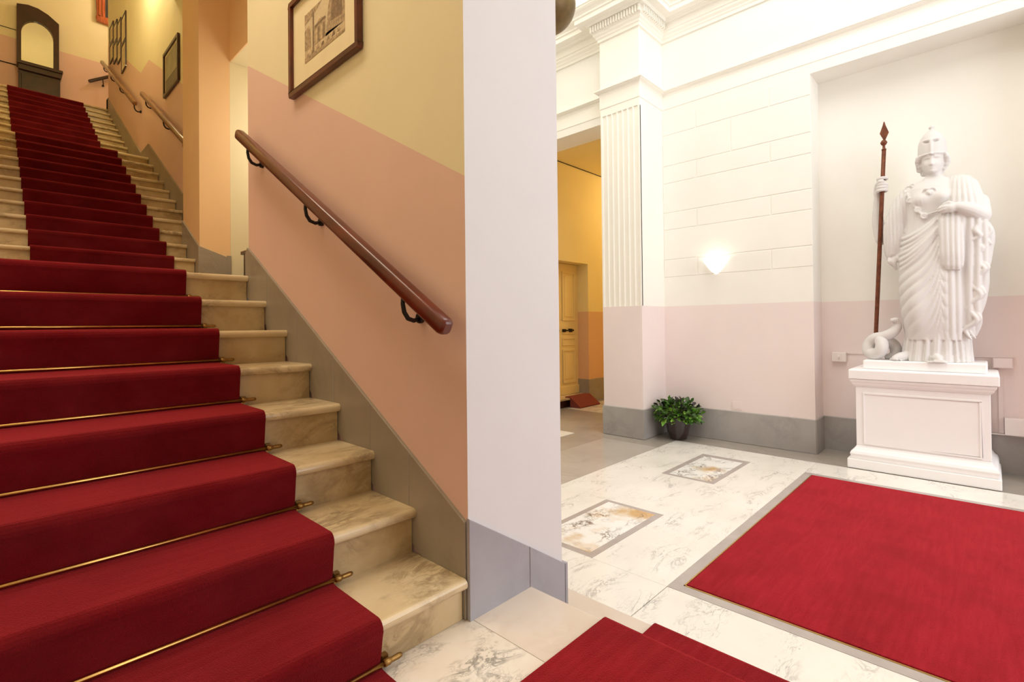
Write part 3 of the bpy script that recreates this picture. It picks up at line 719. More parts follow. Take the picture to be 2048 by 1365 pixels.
b = MB(); prof = [(.002,-.235)] + [(.27*math.sin(a), -.235*math.cos(a)) for a in [PI/2*k/10 for k in range(1,11)]]
b.lathe(prof+[(.262,.012),(.25,.004)]+[(r-.012,z+.012) for r,z in reversed(prof[1:-1])], PC, 40); b.build('bowl', plain('bronze_bowl', (104,82,42), .45, .3, .25, 14), pd)
b = MB()
for k in range(3):
    a = 2*PI*k/3+.4; b.tube([(PC[0]+.262*math.cos(a),PC[1]+.262*math.sin(a),PC[2]),(PC[0],PC[1],PC[2]+.75)], .005, 6)
b.tube([(PC[0],PC[1],PC[2]+.75),(PC[0],PC[1],ZT-.0)], .010, 8); b.build('chain', M['iron'], pd)
b = MB(); b.lathe([(.002,-.05),(.05,-.045),(.08,-.01),(.08,0)], (PC[0],PC[1],ZT), 20); b.build('canopy', M['iron'], pd)
us = thing('wall_lamp', 'small white wall lamp lighting the upper stair wall', 'lamp', (XU-.05,7.9,4.72))
b = MB(); b.lathe(prof_ := [(.002,0),(.05,.02),(.09,.07),(.10,.10)], (XU-.003,7.9,4.70), 24, 0, True, PI/2, 3*PI/2); b.build('bowl', em.mat, us, fix=False)

jb = thing('socket_box', 'white surface mounted socket box on the pink niche wall beside the pedestal', 'socket', (XN-.02,1.135,-.42))
b = MB(); b.box(XN-.045,1.072,-.418,XN-.001,1.199,-.321); b.build('box', M['plastic'], jb, bevel=.005)
b = MB(); b.box(XN-.048,1.110,-.392,XN-.0455,1.160,-.345); b.tube([(XN-.049,1.135,-.385),(XN-.049,1.135,-.352)],.006,8); b.build('socket_face', M['plastic'], jb)
tk = thing('cable_trunking', 'thin pink painted cable trunking crossing the niche wall behind the statue', 'trunking', (XN-.01,.3,-.34))
b = MB(); b.box(XN-.010,-.145,-.334,XN-.001,1.071,-.318); b.build('duct', M['hall_pink'], tk)
b = MB(); b.box(XN-.012,-.075,-.994,XN-.001,-.045,-.424); b.build('duct', M['hall_pink'], tk)
jb2 = thing('junction_box', 'pale pink junction box at the end of the thin wall trunking', 'box', (XN-.02,-.075,-.42))
b = MB(); b.box(XN-.05,-.140,-.423,XN-.001,-.012,-.336); b.build('box', M['hall_pink'], jb2, bevel=.004)
b = MB(); b.box(XN-.056,-.134,-.417,XN-.050,-.018,-.342); b.build('cover', M['hall_pink'], jb2, bevel=.002)
jb3 = thing('meter_box', 'low white casing standing on the skirting beside the pedestal', 'box', (XN-.05,-.22,-1.0))
b = MB(); b.box(XN-.075,-.37,-.995,XN-.001,-.080,-.850); b.build('casing', M['plastic'], jb3, bevel=.004)
b = MB(); b.box(XN-.028,-.38,-1.006,XN-.001,.01,-.996); b.build('ledge', M['plastic'], jb3)
pp = thing('blanking_plate', 'flat painted blanking plate low on the block wall by the plant', 'plate', (XB-.008,2.06,-.98))
b = MB(); b.box(XB-.011,2.006,-.977,XB-.0062,2.118,-.886); b.build('plate', M['hall_pink'], pp, bevel=.002)
b = MB(); b.box(XB-.013,2.020,-.963,XB-.011,2.104,-.900); b.build('cover', M['hall_pink'], pp, bevel=.001)

# ------------------------------------------------------------------ potted plant
PX, PY = 5.535, 2.632
pn = thing('potted_plant', 'bushy green plant in a dark brown pot at the foot of the pilaster', 'plant', (PX,PY,F))
b = MB(); b.lathe([(.001,.001),(.088,.001),(.098,.012),(.122,.10),(.140,.19),(.146,.245),(.152,.25),(.152,.272),(.142,.272),(.138,.245),(.001,.24)], (PX,PY,F), 36); b.build('pot', M['pot'], pn)
b = MB(); b.lathe([(.001,.252),(.137,.248)], (PX,PY,F), 24); b.build('soil', M['soil'], pn, fix=False)
lv = NT('plant_leaf'); lv.set(Roughness=.45, Subsurface_Weight=0)
oi = lv.n('ShaderNodeAttribute'); oi.attribute_name = 'leafcol'
lv.color(lv.ramp(oi.outputs['Fac'], [(0, (40,26,22)), (.22, (44,52,22)), (.5, (58,98,28)), (.8, (104,160,44)), (1, (158,196,84))]))
rnd = random.Random(5); b = MB(); cols_ = []; sb = MB()
for i in range(520):
    th = rnd.uniform(0, 2*PI); ph = math.acos(rnd.uniform(-.42, 1)); rr = (.5+.5*rnd.random()**.5)*rnd.choice((.86,.95,1,1.1))
    d = Vector((math.sin(ph)*math.cos(th), math.sin(ph)*math.sin(th), math.cos(ph)))
    c = Vector((PX, PY, F+.272)) + Vector((d.x*.25*rr, d.y*.25*rr, d.z*.155*rr + .01))
    c.x = min(c.x, 5.70)
    dirv = (d + Vector((rnd.uniform(-.7,.7), rnd.uniform(-.7,.7), rnd.uniform(-.5,.5)))).normalized()
    nrm = (Vector((0,0,1))*.7 + d*.6 + Vector((rnd.uniform(-.5,.5), rnd.uniform(-.5,.5), 0))).normalized()
    sd = dirv.cross(nrm).normalized(); nrm = sd.cross(dirv)
    L = rnd.uniform(.045,.08); W = L*rnd.uniform(.5,.68)
    pts = []
    for u, w_, dz in ((0,0,0),(.25,.75,-.02),(.55,1,-.0),(.82,.6,-.06),(1,0,-.16)):
        for s_ in (-1,0,1): pts.append(c + dirv*L*u + sd*W*.5*w_*s_ + nrm*(L*dz + (abs(s_)*.18*W*w_)))
    b.add([tuple(p) for p in pts], [(3*q+s_, 3*q+s_+1, 3*q+s_+4, 3*q+s_+3) for q in range(4) for s_ in (0,1)], 0, True)
    cols_ += [max(0, min(1, (.62 if d.z < .45 else .38) + rnd.uniform(-.42,.36)))]*15
    if i % 8 == 0: sb.tube([(PX+d.x*.03,PY+d.y*.03,F+.25), tuple(Vector((PX,PY,F+.25)).lerp(c,.6)+Vector((0,0,.02))), tuple(c)], .003, 5)
fo = b.build('foliage', lv.mat, pn, fix=False)
at = fo.data.attributes.new('leafcol', 'FLOAT', 'POINT')
for i, v in enumerate(cols_): at.data[i].value = v
sb.build('stem', plain('green_stem', (70,80,34), .6), pn)

# ------------------------------------------------------------------ pedestal
pe = thing('pedestal', 'white panelled pedestal carrying the classical statue', 'pedestal', (5.78,.455,F))
def pbox(name, x0, y0, y1, prof, bev=0, mats=None):
    """moulded block: prof = (outward offset, z) rising; plan rectangle x0..6.10, y0..y1"""
    b = MB(); rings = []
    for o, z in prof: rings.append([(x0-o,y0-o,z),(6.10,y0-o,z),(6.10,y1+o,z),(x0-o,y1+o,z)])
    v = [q for r in rings for q in r]
    b.add(v, [[i*4+k, i*4+(k+1)%4, (i+1)*4+(k+1)%4, (i+1)*4+k] for i in range(len(prof)-1) for k in range(4)])
    b.add(v, [[0,1,2,3],[(len(prof)-1)*4+k for k in range(4)]]); return b.build(name, M['pedestal'], pe, bevel=bev)
pbox('plinth', 5.452, -.052, .966, [(0,F),(0,F+.088)], .008)
pbox('base_moulding', 5.500, .004, .900, [(.040,F+.089),(.040,F+.115),(.046,F+.135),(.036,F+.158),(.020,F+.170),(.004,F+.195),(0,F+.21)], .003)
pbox('die', 5.500, .004, .900, [(0,F+.2105),(0,-.599)], .004)
b = MB(); xf = 5.494
for (ya,yb,za,zb_) in ((.058,.846,-1.118,-1.104),(.058,.846,-.660,-.646),(.058,.072,-1.104,-.660),(.832,.846,-1.104,-.660)): b.box(xf,ya,za,5.4995,yb,zb_)
b.build('panel_moulding', M['pedestal'], pe, bevel=.003)
pbox('cornice', 5.500, .004, .900, [(0,-.5985),(.008,-.59),(.022,-.575),(.026,-.560),(.036,-.548),(.040,-.535),(.040,-.528)], .002)
pbox('slab', 5.452, -.050, .946, [(0,-.526),(0,-.446),(-.01,-.436)], .006)
# ------------------------------------------------------------------ statue
XS = 5.765                                             # body axis; w is measured from here towards the hall
def SP(y, z, w): return (XS - w, y, z)
def lerp_rows(rows, z):
    for i in range(len(rows)-1):
        z0, z1 = rows[i][0], rows[i+1][0]
        if (z0 <= z <= z1) or (z1 <= z <= z0):
            t = (z-z0)/(z1-z0) if z1 != z0 else 0
            p0 = rows[max(i-1,0)]; p1 = rows[i]; p2 = rows[i+1]; p3 = rows[min(i+2,len(rows)-1)]
            o = []
            for k in range(1, len(p1)):
                a, b_, c, d = p0[k], p1[k], p2[k], p3[k]
                m1, m2 = (c-a)*.5, (d-b_)*.5
                o.append((2*t**3-3*t*t+1)*b_ + (t**3-2*t*t+t)*m1*.8 + (-2*t**3+3*t*t)*c + (t**3-t*t)*m2*.8)
            return o
    return list(rows[-1][1:])
def shell(b, rows, disp, dz=.012, seg=160, p=2.0, cap=True):
    """rows: (z, y_left, y_right, w_centre, depth)."""
    z0, z1 = rows[0][0], rows[-1][0]; n = max(2, int(abs(z1-z0)/dz)); v = []
    for i in range(n+1):
        z = z0+(z1-z0)*i/n; yl, yr, cw, bd = lerp_rows(rows, z); cy, a = (yl+yr)/2, abs(yl-yr)/2
        for k in range(seg):
            th = 2*PI*k/seg; c, s = math.cos(th), math.sin(th)
            c2 = math.copysign(abs(c)**(2/p), c); s2 = math.copysign(abs(s)**(2/p), s)
            nx, nw = c/max(a,.01), s/max(bd,.01); L = math.hypot(nx, nw); nx, nw = nx/L, nw/L
            y, w = cy - a*c2, cw + bd*s2
            r = disp(y, z, th, w) if disp else 0
            dzz = 0
            if isinstance(r, tuple): r, dzz = r
            v.append(SP(y - nx*r, z+dzz, w + nw*r))
    f = [[i*seg+k, i*seg+(k+1)%seg, (i+1)*seg+(k+1)%seg, (i+1)*seg+k] for i in range(n) for k in range(seg)]
    f += [list(range(seg-1,-1,-1)), [n*seg+k for k in range(seg)]]
    b.add(v, f, 0, True)
def nz(a, b_, c, s=0): return mnoise.noise(Vector((a+s, b_+s*1.7, c)))
def pleat(q, sharp=.6): return abs(math.sin(PI*q))**sharp
def crv(pts, n=8):
    P = [Vector(p) for p in pts]; out = []
    for i in range(len(P)-1):
        a, b_, c, d = P[max(i-1,0)], P[i], P[i+1], P[min(i+2,len(P)-1)]
        for k in range(n):
            t = k/n; out.append(.5*((2*b_) + (c-a)*t + (2*a-5*b_+4*c-d)*t*t + (3*b_-a-3*c+d)*t**3))
    return out + [P[-1]]
def rad(rs, n):                                         # radii along a curve of n points
    m = len(rs)-1; return [rs[min(int(i*m/(n-1)), m-1)]*(1-(i*m/(n-1)-min(int(i*m/(n-1)), m-1))) + rs[min(int(i*m/(n-1)), m-1)+1]*(i*m/(n-1)-min(int(i*m/(n-1)), m-1)) for i in range(n)]
def limb(b, pts, rs, seg=14, n=6):
    c = crv([SP(*p) for p in pts], n); b.tube(c, rad(rs, len(c)), seg)
    b.sphere(c[0], rs[0]*.98, 12, 8); b.sphere(c[-1], rs[-1]*.98, 12, 8)

BODY = [(-.17,.556,.122,0,.165),(0,.572,.108,.0,.178),(.13,.582,.10,.0,.186),(.39,.594,.095,.0,.186),(.57,.588,.10,.0,.178),(.72,.565,.115,.0,.165),(.86,.545,.135,.0,.152),
        (.98,.535,.15,.005,.152),(1.08,.535,.15,.01,.150),(1.16,.535,.15,.0,.128),(1.21,.51,.17,-.01,.10),(1.245,.43,.25,-.01,.075),(1.27,.40,.275,-.005,.062)]
def body_w(y, z):
    yl, yr, cw, bd = lerp_rows(BODY, z); cy, a = (yl+yr)/2, (yl-yr)/2
    return cw + bd*math.sqrt(max(.02, 1-((y-cy)/a)**2))
def sstep(a, b_, x):
    t = max(0, min(1, (x-a)/(b_-a))); return t*t*(3-2*t)
def body_disp(y, z, th, w):
    d = 0; front = max(0, math.sin(th))**.4 if math.sin(th) > 0 else 0
    lowz = 1 - sstep(.62, .80, z)
    # curved catenary folds of the mantle, steep by the hanging front edge and flat round the hip
    t = max(0, min(.985, (.585-y)/.315))
    g = -.17*math.log(1-.985*t) + .10*t
    psi = (z - g*1.25 + .16*nz(y*2, z*1.3, .3) )/.105
    am = .017*(.7+.5*nz(psi*.31, .2, 3.1))*(.35+.65*sstep(-.16,.05,z))
    fa = pleat(psi, .8)*am
    # straight fall on the standing leg side
    fb = pleat(y/.042 + .25*nz(z*.9, y*3, 5) , .7)*.020
    kx = sstep(.30, .25, y) if False else 1-sstep(.235,.29,y)
    d += lowz*front*(fa*(1-kx) + fb*kx)
    # advanced knee and thigh
    d += lowz*front*.045*math.exp(-((y-.47)/.07)**2)*math.exp(-((z-.10)/.26)**2)
    # thin tunic pleats on the flank above the mantle
    up = sstep(.66,.76,z)*(1-sstep(1.02,1.08,z))
    d += up*front*pleat(y/.021+.3*nz(z*2,y,2), .8)*.007*sstep(.37,.42,y)
    # breasts under the aegis
    for yc in (.425,.275): d += .034*math.exp(-(((y-yc)/.058)**2+((z-1.055)/.062)**2))*front
    back = max(0, -math.sin(th)); d += back*.012*pleat(y/.05, .8)
    return d
B = MB()
shell(B, BODY, body_disp, .009, 220, 2.15)
# pleated tunic below the mantle
SK = [(-.357,.575,.118,.01,.175),(-.26,.562,.125,.0,.165),(-.13,.545,.132,.0,.15),(-.05,.53,.14,0,.14)]
shell(B, SK, lambda y,z,th,w: -.012 + .030*pleat(th/(2*PI)*23+.55*nz(th*3,z*1.5,1.7), .85) + .006*pleat(th/(2*PI)*61, .9), .012, 220, 2.2)
# mantle over the shoulder and the fall of cloth from the forearm
SH = [(.86,.28,.022,.03,.15),(.94,.287,.022,.03,.155),(1.03,.28,.03,.02,.152),(1.12,.27,.048,.0,.135),(1.18,.262,.072,-.01,.115),(1.222,.255,.10,-.02,.09),(1.242,.235,.14,-.02,.06)]
def sh_disp(y,z,th,w):
    # folds fan out from the top of the shoulder
    q = (y-.185)/(.055+.12*(1.27-z)); return .014*pleat(q*2.6+.3*nz(z*3,y*4,.4), .75)*min(1, .4+ (1.25-z)*5)
shell(B, SH, sh_disp, .009, 180, 2.3)
FALL = [(-.155,.145,.088,.03,.05),(-.08,.152,.075,.03,.07),(.02,.165,.052,.03,.09),(.2,.182,.03,.03,.10),(.42,.20,.0,.03,.11),(.58,.225,-.012,.03,.115),(.70,.25,-.022,.04,.12),(.80,.27,-.004,.05,.12),(.87,.28,.02,.06,.11)]
shell(B, FALL, lambda y,z,th,w: (.022*pleat(y/.045+.5*nz(z*1.6,y*5,2.2), .7), .03*nz(y*22,1.3,.5)*(1-sstep(-.15,.2,z))), .010, 180, 2.3)
# zigzag cascade edges on the outer side
zz = [(.0,.76),(.075,.69),(.015,.60),(.085,.52),(.005,.43),(.095,.33),(.03,.22),(.11,.12),(.055,.01),(.125,-.07),(.09,-.15)]
for k, (o, w0) in enumerate(((0,.125),(.022,.137))):
    limb(B, [(y+o, z-.012*k, w0-.012*(i%2)) for i, (y,z) in enumerate(zz)], [.016,.021,.018,.020,.018,.020,.018,.017,.015,.013,.008], 12, 6)
for q in ([(.05,.80,.15),(.075,.74,.172),(.05,.69,.168),(.085,.66,.165)], [(.02,.79,.13),(-.012,.73,.12),(.015,.67,.13),(-.015,.62,.11)]): limb(B, q, [.016,.022,.018,.010], 12)
# hanging front panel below the hand, with a stepped lower edge
PAN = [(.425,.262,.172,.175,.022),(.46,.278,.16,.18,.030),(.56,.292,.155,.185,.035),(.70,.295,.155,.18,.035),(.84,.296,.16,.17,.03),(.91,.292,.19,.16,.02)]
shell(B, PAN, lambda y,z,th,w: (.012*pleat(y/.033+.35*nz(z*2,y*4,6), .75), -.10*(.24-y if y < .24 else (y-.24)*-1.3)*(1-sstep(.42,.62,z))*1.2), .008, 140, 2.6)
# rolled diagonal folds from the hip up to the hand
for i in range(7):
    zl_ = .735-.047*i; zr_ = .915-.030*i; yr_ = .292 + .004*i
    P = []
    for k in range(7):
        t = k/6; y = .572-(.572-yr_)*t; z = zl_+(zr_-zl_)*(t**1.25) - .035*math.sin(PI*t)*(1-.08*i)
        P.append((y, z, body_w(y, max(.4,z))+.006+.004*math.sin(i*1.9)))
    limb(B, P, [.017,.020,.021,.019,.015,.011], 10, 5)
# sleeve hanging from the raised arm
SL = [(.545,.655,.585,-.005,.03),(.60,.685,.565,-.005,.06),(.72,.693,.545,0,.075),(.87,.690,.52,.0,.085),(1.0,.655,.49,.0,.088),(1.10,.61,.45,-.005,.085),(1.17,.565,.43,-.01,.075),(1.215,.52,.43,-.015,.05)]
shell(B, SL, lambda y,z,th,w: (.013*pleat(y/.026+.4*nz(z*1.5,y*4,8), .75), .03*nz(y*18,.7,.2)*(1-sstep(.55,.66,z))), .010, 150, 2.2)
for (y0, z0, y1, z1) in ((.655,.58,.63,.50),(.62,.60,.612,.47),(.595,.61,.585,.53)): limb(B, [(y0,z0,.03),((y0+y1)/2+.01,(z0+z1)/2,.045),(y1,z1,.03)], [.018,.022,.010], 10)
# raised arm
limb(B, [(.50,1.15,-.03),(.60,.97,-.06),(.728,.765,-.072)], [.068,.062,.05])
limb(B, [(.728,.765,-.072),(.754,.93,-.072),(.750,1.09,-.050),(.747,1.165,-.030)], [.050,.048,.036,.028])
def spear_at(z): t = (1.84-z)/(1.84+.355); return (.671+.124*t, z, .045-.10*t)
limb(B, [(.747,1.165,-.030),(.750,1.21,-.024),(.744,1.255,-.020)], [.028,.031,.030])
for i, z in enumerate((1.318,1.262,1.236,1.208)):       # fingers round the shaft
    c = spear_at(z); pts = []
    for k in range(9):
        a = PI*1.05 - k*(1.45*PI)/8
        pts.append((c[0] - .0335*math.cos(a), z + .004*math.sin(a) , c[2] + .0335*math.sin(a)))
    base = (.742, 1.250+.012*(1.5-i), -.014)
    limb(B, [base]+pts, [.015,.0155,.0145,.013,.011], 10, 3)
c = spear_at(1.285); limb(B, [(.748,1.21,-.016),(.748,1.265,.024),(c[0]+.016,1.292,c[2]+.036),(c[0]-.018,1.285,c[2]+.034)], [.019,.016,.014,.011], 10, 4)
# forearm across the waist with its hand
limb(B, [(.055,.985,.04),(.032,.86,.10)], [.072,.060])
limb(B, [(.032,.86,.10),(.09,.90,.175),(.165,.938,.205),(.195,.942,.208)], [.058,.056,.040,.034])
limb(B, [(.195,.942,.208),(.225,.936,.214)], [.036,.038])
for i, (zo, L, dw) in enumerate(((.034,.066,.0),(.013,.078,.010),(-.009,.074,.010),(-.029,.058,.004))):
    z0 = .936+zo*.9
    limb(B, [(.215,z0,.212),(.215+L*.5,z0+.004,.222+dw),(.215+L*.85,z0-.002,.214+dw),(.215+L*1.15,z0-.006,.200+dw)], [.0135,.0130,.0118,.0095], 10, 4)
limb(B, [(.20,.965,.215),(.232,.984,.224),(.268,.975,.222)], [.015,.013,.010], 10, 4)
# aegis: raised edge, curled snakes and the small mask
edge = [(.525,1.185),(.512,1.12),(.497,1.065),(.470,1.02),(.445,.968),(.425,.935),(.397,.905),(.36,.918),(.325,.925),(.30,.935)]
limb(B, [(y,z,body_w(y,z)+.020) for y,z in edge], [.009]*6, 8, 5)
for (y,z,r) in ((.499,1.063,.020),(.443,.965,.019),(.399,.903,.020),(.522,1.14,.015),(.512,1.19,.015),(.48,1.205,.014)):
    w0 = body_w(y,z)+.022; B.tube([SP(y+r*math.cos(a), z+r*math.sin(a), w0) for a in [2*PI*k/14 for k in range(15)]], .0085, 8); B.sphere(SP(y,z,w0-.004), .007, 8, 6)
wG = body_w(.36,1.10)+.012
B.sphere(SP(.36,1.10,wG-.006), .036, 16, 12, 0, (.55,.85,1)); B.sphere(SP(.36,1.095,wG+.016), .008, 8, 6, 0, (1,.7,1.6))
for s in (-1,1):
    B.sphere(SP(.36+s*.014,1.107,wG+.010), .006, 8, 6); limb(B, [(.36,1.133,wG),(.36+s*.03,1.135,wG),(.36+s*.042,1.11,wG-.008),(.36+s*.034,1.08,wG-.006)], [.010,.011,.009,.006], 8, 4)
# neck, collar bones
limb(B, [(.338,1.235,-.012),(.340,1.29,.0),(.342,1.35,.008)], [.070,.056,.054], 18)
limb(B, [(.40,1.238,.055),(.35,1.222,.070),(.29,1.236,.058)], [.009,.010,.009], 8)
# head
FY = .345
HD = [(1.286,.362,.328,.062,.030),(1.294,.383,.307,.045,.052),(1.315,.402,.288,.022,.082),(1.345,.415,.275,.006,.102),(1.39,.424,.266,0,.110),(1.44,.428,.262,0,.112),(1.50,.425,.265,0,.110)]
def face(y,z,th,w):
    if math.sin(th) <= 0: return 0
    e = y-FY; d = 0
    zn = max(0, min(1, (1.415-z)/.060)); 
    if 1.340 < z < 1.425: d += (.004+.020*zn)*math.exp(-(e/(.0075+.006*zn))**2)*(1-sstep(.0,1,(1.352-z)/.012))
    for s in (-1,1):
        d -= .011*math.exp(-(((e-s*.031)/.017)**2+((z-1.398)/.011)**2)); d += .006*math.exp(-(((e-s*.031)/.011)**2+((z-1.396)/.006)**2))
        d += .005*math.exp(-(((e-s*.032)/.024)**2+((z-1.418)/.006)**2)); d += .005*math.exp(-(((e-s*.038)/.020)**2+((z-1.355)/.022)**2))
    d += .008*math.exp(-((e/.017)**2+((z-1.331)/.0045)**2)); d += .0075*math.exp(-((e/.014)**2+((z-1.321)/.0045)**2)); d -= .006*math.exp(-((e/.02)**2+((z-1.326)/.002)**2))
    d += .009*math.exp(-((e/.018)**2+((z-1.298)/.010)**2)); return d
shell(B, HD, face, .003, 200, 2.1)
rnd = random.Random(3)
for s in (-1,1):                                        # waved hair framing the face
    for i in range(16):
        t = i/15; y = FY + s*(.074+.030*math.sin(PI*min(1,t*1.1))**.6 - .015*t); z = 1.445-.135*t
        B.sphere(SP(y+rnd.uniform(-.006,.006), z, .045-.065*t+rnd.uniform(-.01,.012)), rnd.uniform(.016,.025), 10, 8)
    for i in range(6): B.sphere(SP(FY+s*(.018+.013*i), 1.440+.002*i, .108-.008*i), .012, 8, 6)
limb(B, [(FY,1.42,-.10),(FY,1.33,-.10),(FY,1.24,-.095)], [.05,.042,.03])
# feet
for (y0,z0,w0,y1,w1,r) in ((.545,-.315,.10,.618,.185,.040),(.345,-.335,.14,.315,.235,.036)):
    limb(B, [(y0,z0,w0),((y0+y1)/2,-.322,(w0+w1)/2),(y1,-.334,w1)], [r*1.1,r,r*.62], 12)
    dv = Vector((y1-y0,w1-w0)).normalized(); sd = Vector((dv.y,-dv.x))
    for k in range(5):
        o = (k-2)*.0155; B.sphere(SP(y1+sd.x*o+dv.x*(.016-.004*abs(k-1)), -.343, w1+sd.y*o+dv.y*(.016-.004*abs(k-1))), .0125, 10, 8, 0, (1.3,1.1,.9))
    B.box(*SP(y1-.05,-.3565,w1+.03), *SP(y0+.05 if y0 > y1 else y0+.03,-.350,w0))
# ---- fuse the figure
def fused(mb, name, voxel, parent, mat, smooth=2):
    o = mb.build(name, mat, parent, fix=False)
    r = o.modifiers.new('remesh', 'REMESH'); r.mode = 'VOXEL'; r.voxel_size = voxel; r.use_smooth_shade = True
    s = o.modifiers.new('smooth', 'SMOOTH'); s.factor = .5; s.iterations = smooth
    dg = bpy.context.evaluated_depsgraph_get(); me = bpy.data.meshes.new_from_object(o.evaluated_get(dg)); o.modifiers.clear(); old = o.data; o.data = me; bpy.data.meshes.remove(old)
    for p in me.polygons: p.use_smooth = True
    return o
sta = thing('statue', 'white plaster statue of a helmeted robed woman on the white pedestal', 'statue', (XS, .43, -.436))
fused(B, 'figure', .0055, sta, M['plasterstatue'])
# helmet pushed back on the head
b = MB()
HM_ = [(1.436,.444,.250,-.015,.128),(1.455,.447,.247,-.012,.132),(1.50,.447,.247,-.012,.132),(1.56,.443,.251,-.012,.128),(1.61,.428,.266,-.012,.113),(1.645,.407,.287,-.012,.090),(1.668,.382,.312,-.012,.058),(1.680,.355,.339,-.012,.014)]
def helm(y,z,th,w):
    if math.sin(th) <= 0: return 0
    e = y-(FY+.002); d = 0
    for s in (-1,1):
        u, v_ = e-s*.032, z-1.550-.10*abs(e); d -= .020*math.exp(-((u/.019)**4+(v_/.0085)**4)); d += .006*math.exp(-((u/.030)**2+((v_-.020)/.007)**2))
    d += .012*math.exp(-(e/.010)**2)*(1-sstep(1.55,1.60,z)); d += .007*math.exp(-((z-1.445)/.008)**2); d -= .006*math.exp(-(e/.012)**2)*math.exp(-((z-1.47)/.02)**2)*0
    return d
shell(b, HM_, helm, .003, 220, 2.05)
b.lathe([(.001,-.01),(.022,-.008),(.024,.004),(.016,.012),(.015,.02),(.022,.027),(.023,.036),(.012,.046),(.009,.055),(.001,.058)], SP(FY+.002,1.676,-.012), 18)
b.build('helmet', M['plasterstatue'], sta, fix=False)
# snake coiled at her side
def Z2(X, Y, w): return (.843-((1720+X/8.533)-1734.3)*.00376, -.258-((620+Y/8.533)-697.1)*.0038, w)
raw = [(420,838,-.01),(560,800,-.03),(600,690,-.04),(560,570,-.035),(460,490,.0),(375,450,.055),(405,570,.10),(385,690,.11),(290,770,.085),(180,740,.05),(150,640,.035),(190,530,.03),(280,440,.045),(420,405,.06),(560,330,.065),(640,230,.06),(655,140,.06),(630,75,.075),(585,72,.105)]
b = MB(); c = crv([SP(*Z2(*p)) for p in raw], 9)
rr = rad([.020,.040,.046,.048,.049,.050,.051,.052,.052,.052,.051,.050,.049,.047,.044,.038,.031,.030,.016], len(c))
b.tube(c, rr, 22); b.sphere(c[-1], .016, 10, 8)
for s in (-1,1): h = c[-8]; b.sphere((h.x-.01, h.y+s*.024, h.z+.012), .007, 8, 6)
b.build('snake', M['plasterstatue'], sta, fix=False)
b = MB(); b.box(5.535,.018,-.4355,6.02,.847,-.356); b.build('plinth', M['pedestal'], sta, bevel=.012, bseg=3)
# spear
sp = thing('spear', 'brown metal spear gripped by the statue, its point above the hand', 'spear', (XS,.79,-.3555))
b = MB()
def sw(z): p = spear_at(z); return SP(*p)
b.tube([sw(-.3545),sw(-.30),sw(.2),sw(.8),sw(1.2),sw(1.58)], [.013,.0165,.0175,.0175,.017,.0165], 14)
rust = plain('rusty_brown_metal', (112,62,38), .55, .35, .35, 30, bump=.2)
b.build('shaft', rust, sp)
b = MB(); pr_ = [(.001,0),(.018,0),(.019,.012),(.011,.018),(.010,.045),(.018,.052),(.026,.066),(.026,.076),(.018,.090),(.010,.098)]
q = sw(1.578); b.lathe(pr_, q, 18)
zt = 1.675; A_ = sw(zt)
for (hw, hz) in ((1,0),):
    pts = [(.008,0),(.034,.062),(.010,.135),(.004,.165)]
    fl_ = [(-x,z) for x,z in pts][::-1]
    outl = [(x,z) for x,z in pts]+fl_
    n_ = len(outl)
    v = [(A_[0]-.007*(1 if .01 < z < .14 else .6), A_[1]-x-.0*z, A_[2]+z) for x,z in outl]+[(A_[0]+.007*(1 if .01 < z < .14 else .6), A_[1]-x, A_[2]+z) for x,z in outl]
    b.add(v, [list(range(n_)), list(range(2*n_-1,n_-1,-1))]+[[i,(i+1)%n_,n_+(i+1)%n_,n_+i] for i in range(n_)])
b.build('spearhead', rust, sp)
# ------------------------------------------------------------------ light
def area(name, loc, size, power, color, target=None, size_y=None, spread=None):
    l = bpy.data.lights.new(name, 'AREA'); l.energy = power; l.color = color; l.size = size
    if size_y: l.shape = 'RECTANGLE'; l.size_y = size_y
    if spread: l.spread = spread
    o = bpy.data.objects.new(name, l); COL.objects.link(o); o.location = (loc[0], loc[1], loc[2]+G)
    d = Vector(target) - Vector(loc) if target else Vector((0,0,-1))
    o.rotation_euler = d.to_track_quat('-Z', 'Y').to_euler(); return o
def point(name, loc, power, color, r=.06):
    l = bpy.data.lights.new(name, 'POINT'); l.energy = power; l.color = color; l.shadow_soft_size = r
    o = bpy.data.objects.new(name, l); COL.objects.link(o); o.location = (loc[0], loc[1], loc[2]+G); return o
DAY = (.975,.975,1.0); WARM = (1.0,.83,.62); GOLD = (1.0,.80,.48)
area('daylight_entrance', (3.8,-3.4,1.4), 3.4, 158, DAY, (3.4,3.0,0.6), 3.6)
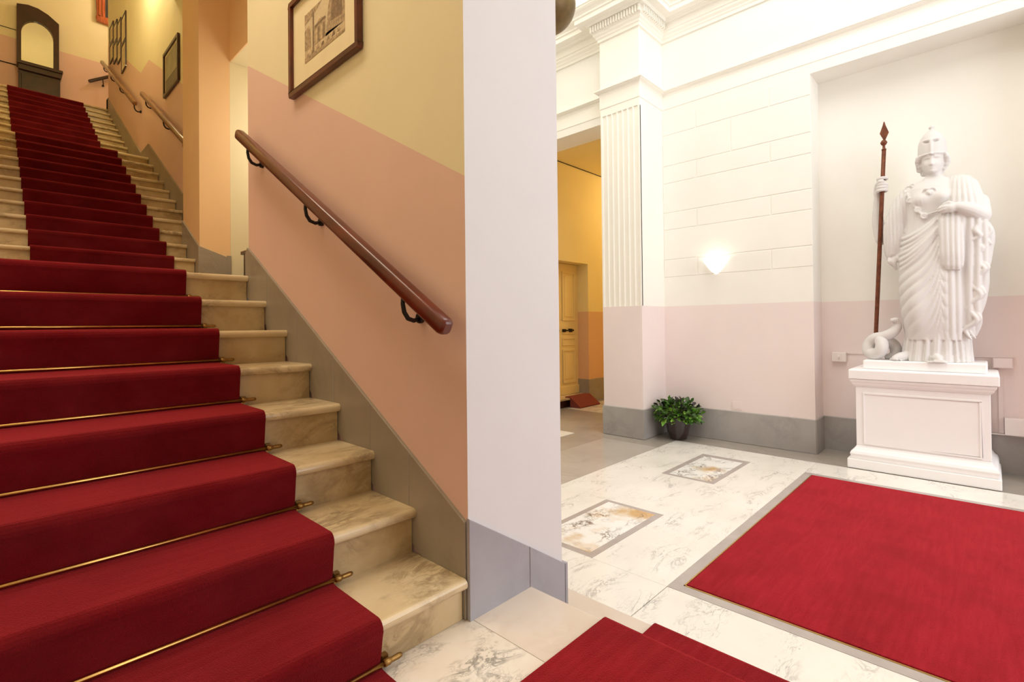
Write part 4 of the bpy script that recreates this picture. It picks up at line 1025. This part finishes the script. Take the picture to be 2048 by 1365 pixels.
area('hall_overhead_fill', (3.0,.8,5.0), 2.6, 150, (1.0,.99,.975), (3.6,.9,0), 4.0)  # unseen overhead fill, added for the hall's general brightness
area('hall_rear_fill', (4.3,4.8,5.0), 1.2, 40, (1.0,.97,.90), (4.4,4.6,0), 2.4)  # added fill brightening the wall over the corridor opening
area('lower_stair_light', (.05,2.9,3.8), .8, 48, WARM, (.05,2.7,0), 2.8, math.radians(140))
point('upper_stair_lamp', (1.25,7.9,5.0), 74, (1.0,.84,.48), .1)
point('top_landing_lamp', (2.5,12.3,6.7), 40, (1.0,.80,.58), .15)
point('passage_lamp', (2.25,4.75,1.9), 20, (1.0,.92,.80), .3)
point('corridor_lamp', (8.6,4.0,2.3), 48, GOLD, .12)
w = bpy.data.worlds.new('World'); scene.world = w; w.use_nodes = True
w.node_tree.nodes['Background'].inputs[0].default_value = (.95,.97,1.0,1); w.node_tree.nodes['Background'].inputs[1].default_value = .30

# ------------------------------------------------------------------ camera
f, yaw, pitch, roll, cy = 1002.404, math.radians(46.37469643), math.radians(.56952453), math.radians(-.61726049), 640.3315
fw = Vector((math.sin(yaw)*math.cos(pitch), math.cos(yaw)*math.cos(pitch), math.sin(pitch)))
rt = Vector((math.cos(yaw), -math.sin(yaw), 0)); up = rt.cross(fw)
r2 = rt*math.cos(roll) + up*math.sin(roll); u2 = -rt*math.sin(roll) + up*math.cos(roll)
cd = bpy.data.cameras.new('Camera'); cam = bpy.data.objects.new('Camera', cd); COL.objects.link(cam)
cam.matrix_world = Matrix(((r2.x,u2.x,-fw.x,0),(r2.y,u2.y,-fw.y,0),(r2.z,u2.z,-fw.z,G),(0,0,0,1)))
cd.sensor_width = 36; cd.lens = f/2048*36; cd.shift_y = (cy-682.5)/2048; cd.clip_start = .02
scene.camera = cam
scene.view_settings.view_transform = 'Standard'; scene.view_settings.look = 'None'
scene.view_settings.exposure = 0; scene.view_settings.gamma = 1
scene.cycles.use_denoising = True
scene.cycles.max_bounces = 10; scene.cycles.diffuse_bounces = 6
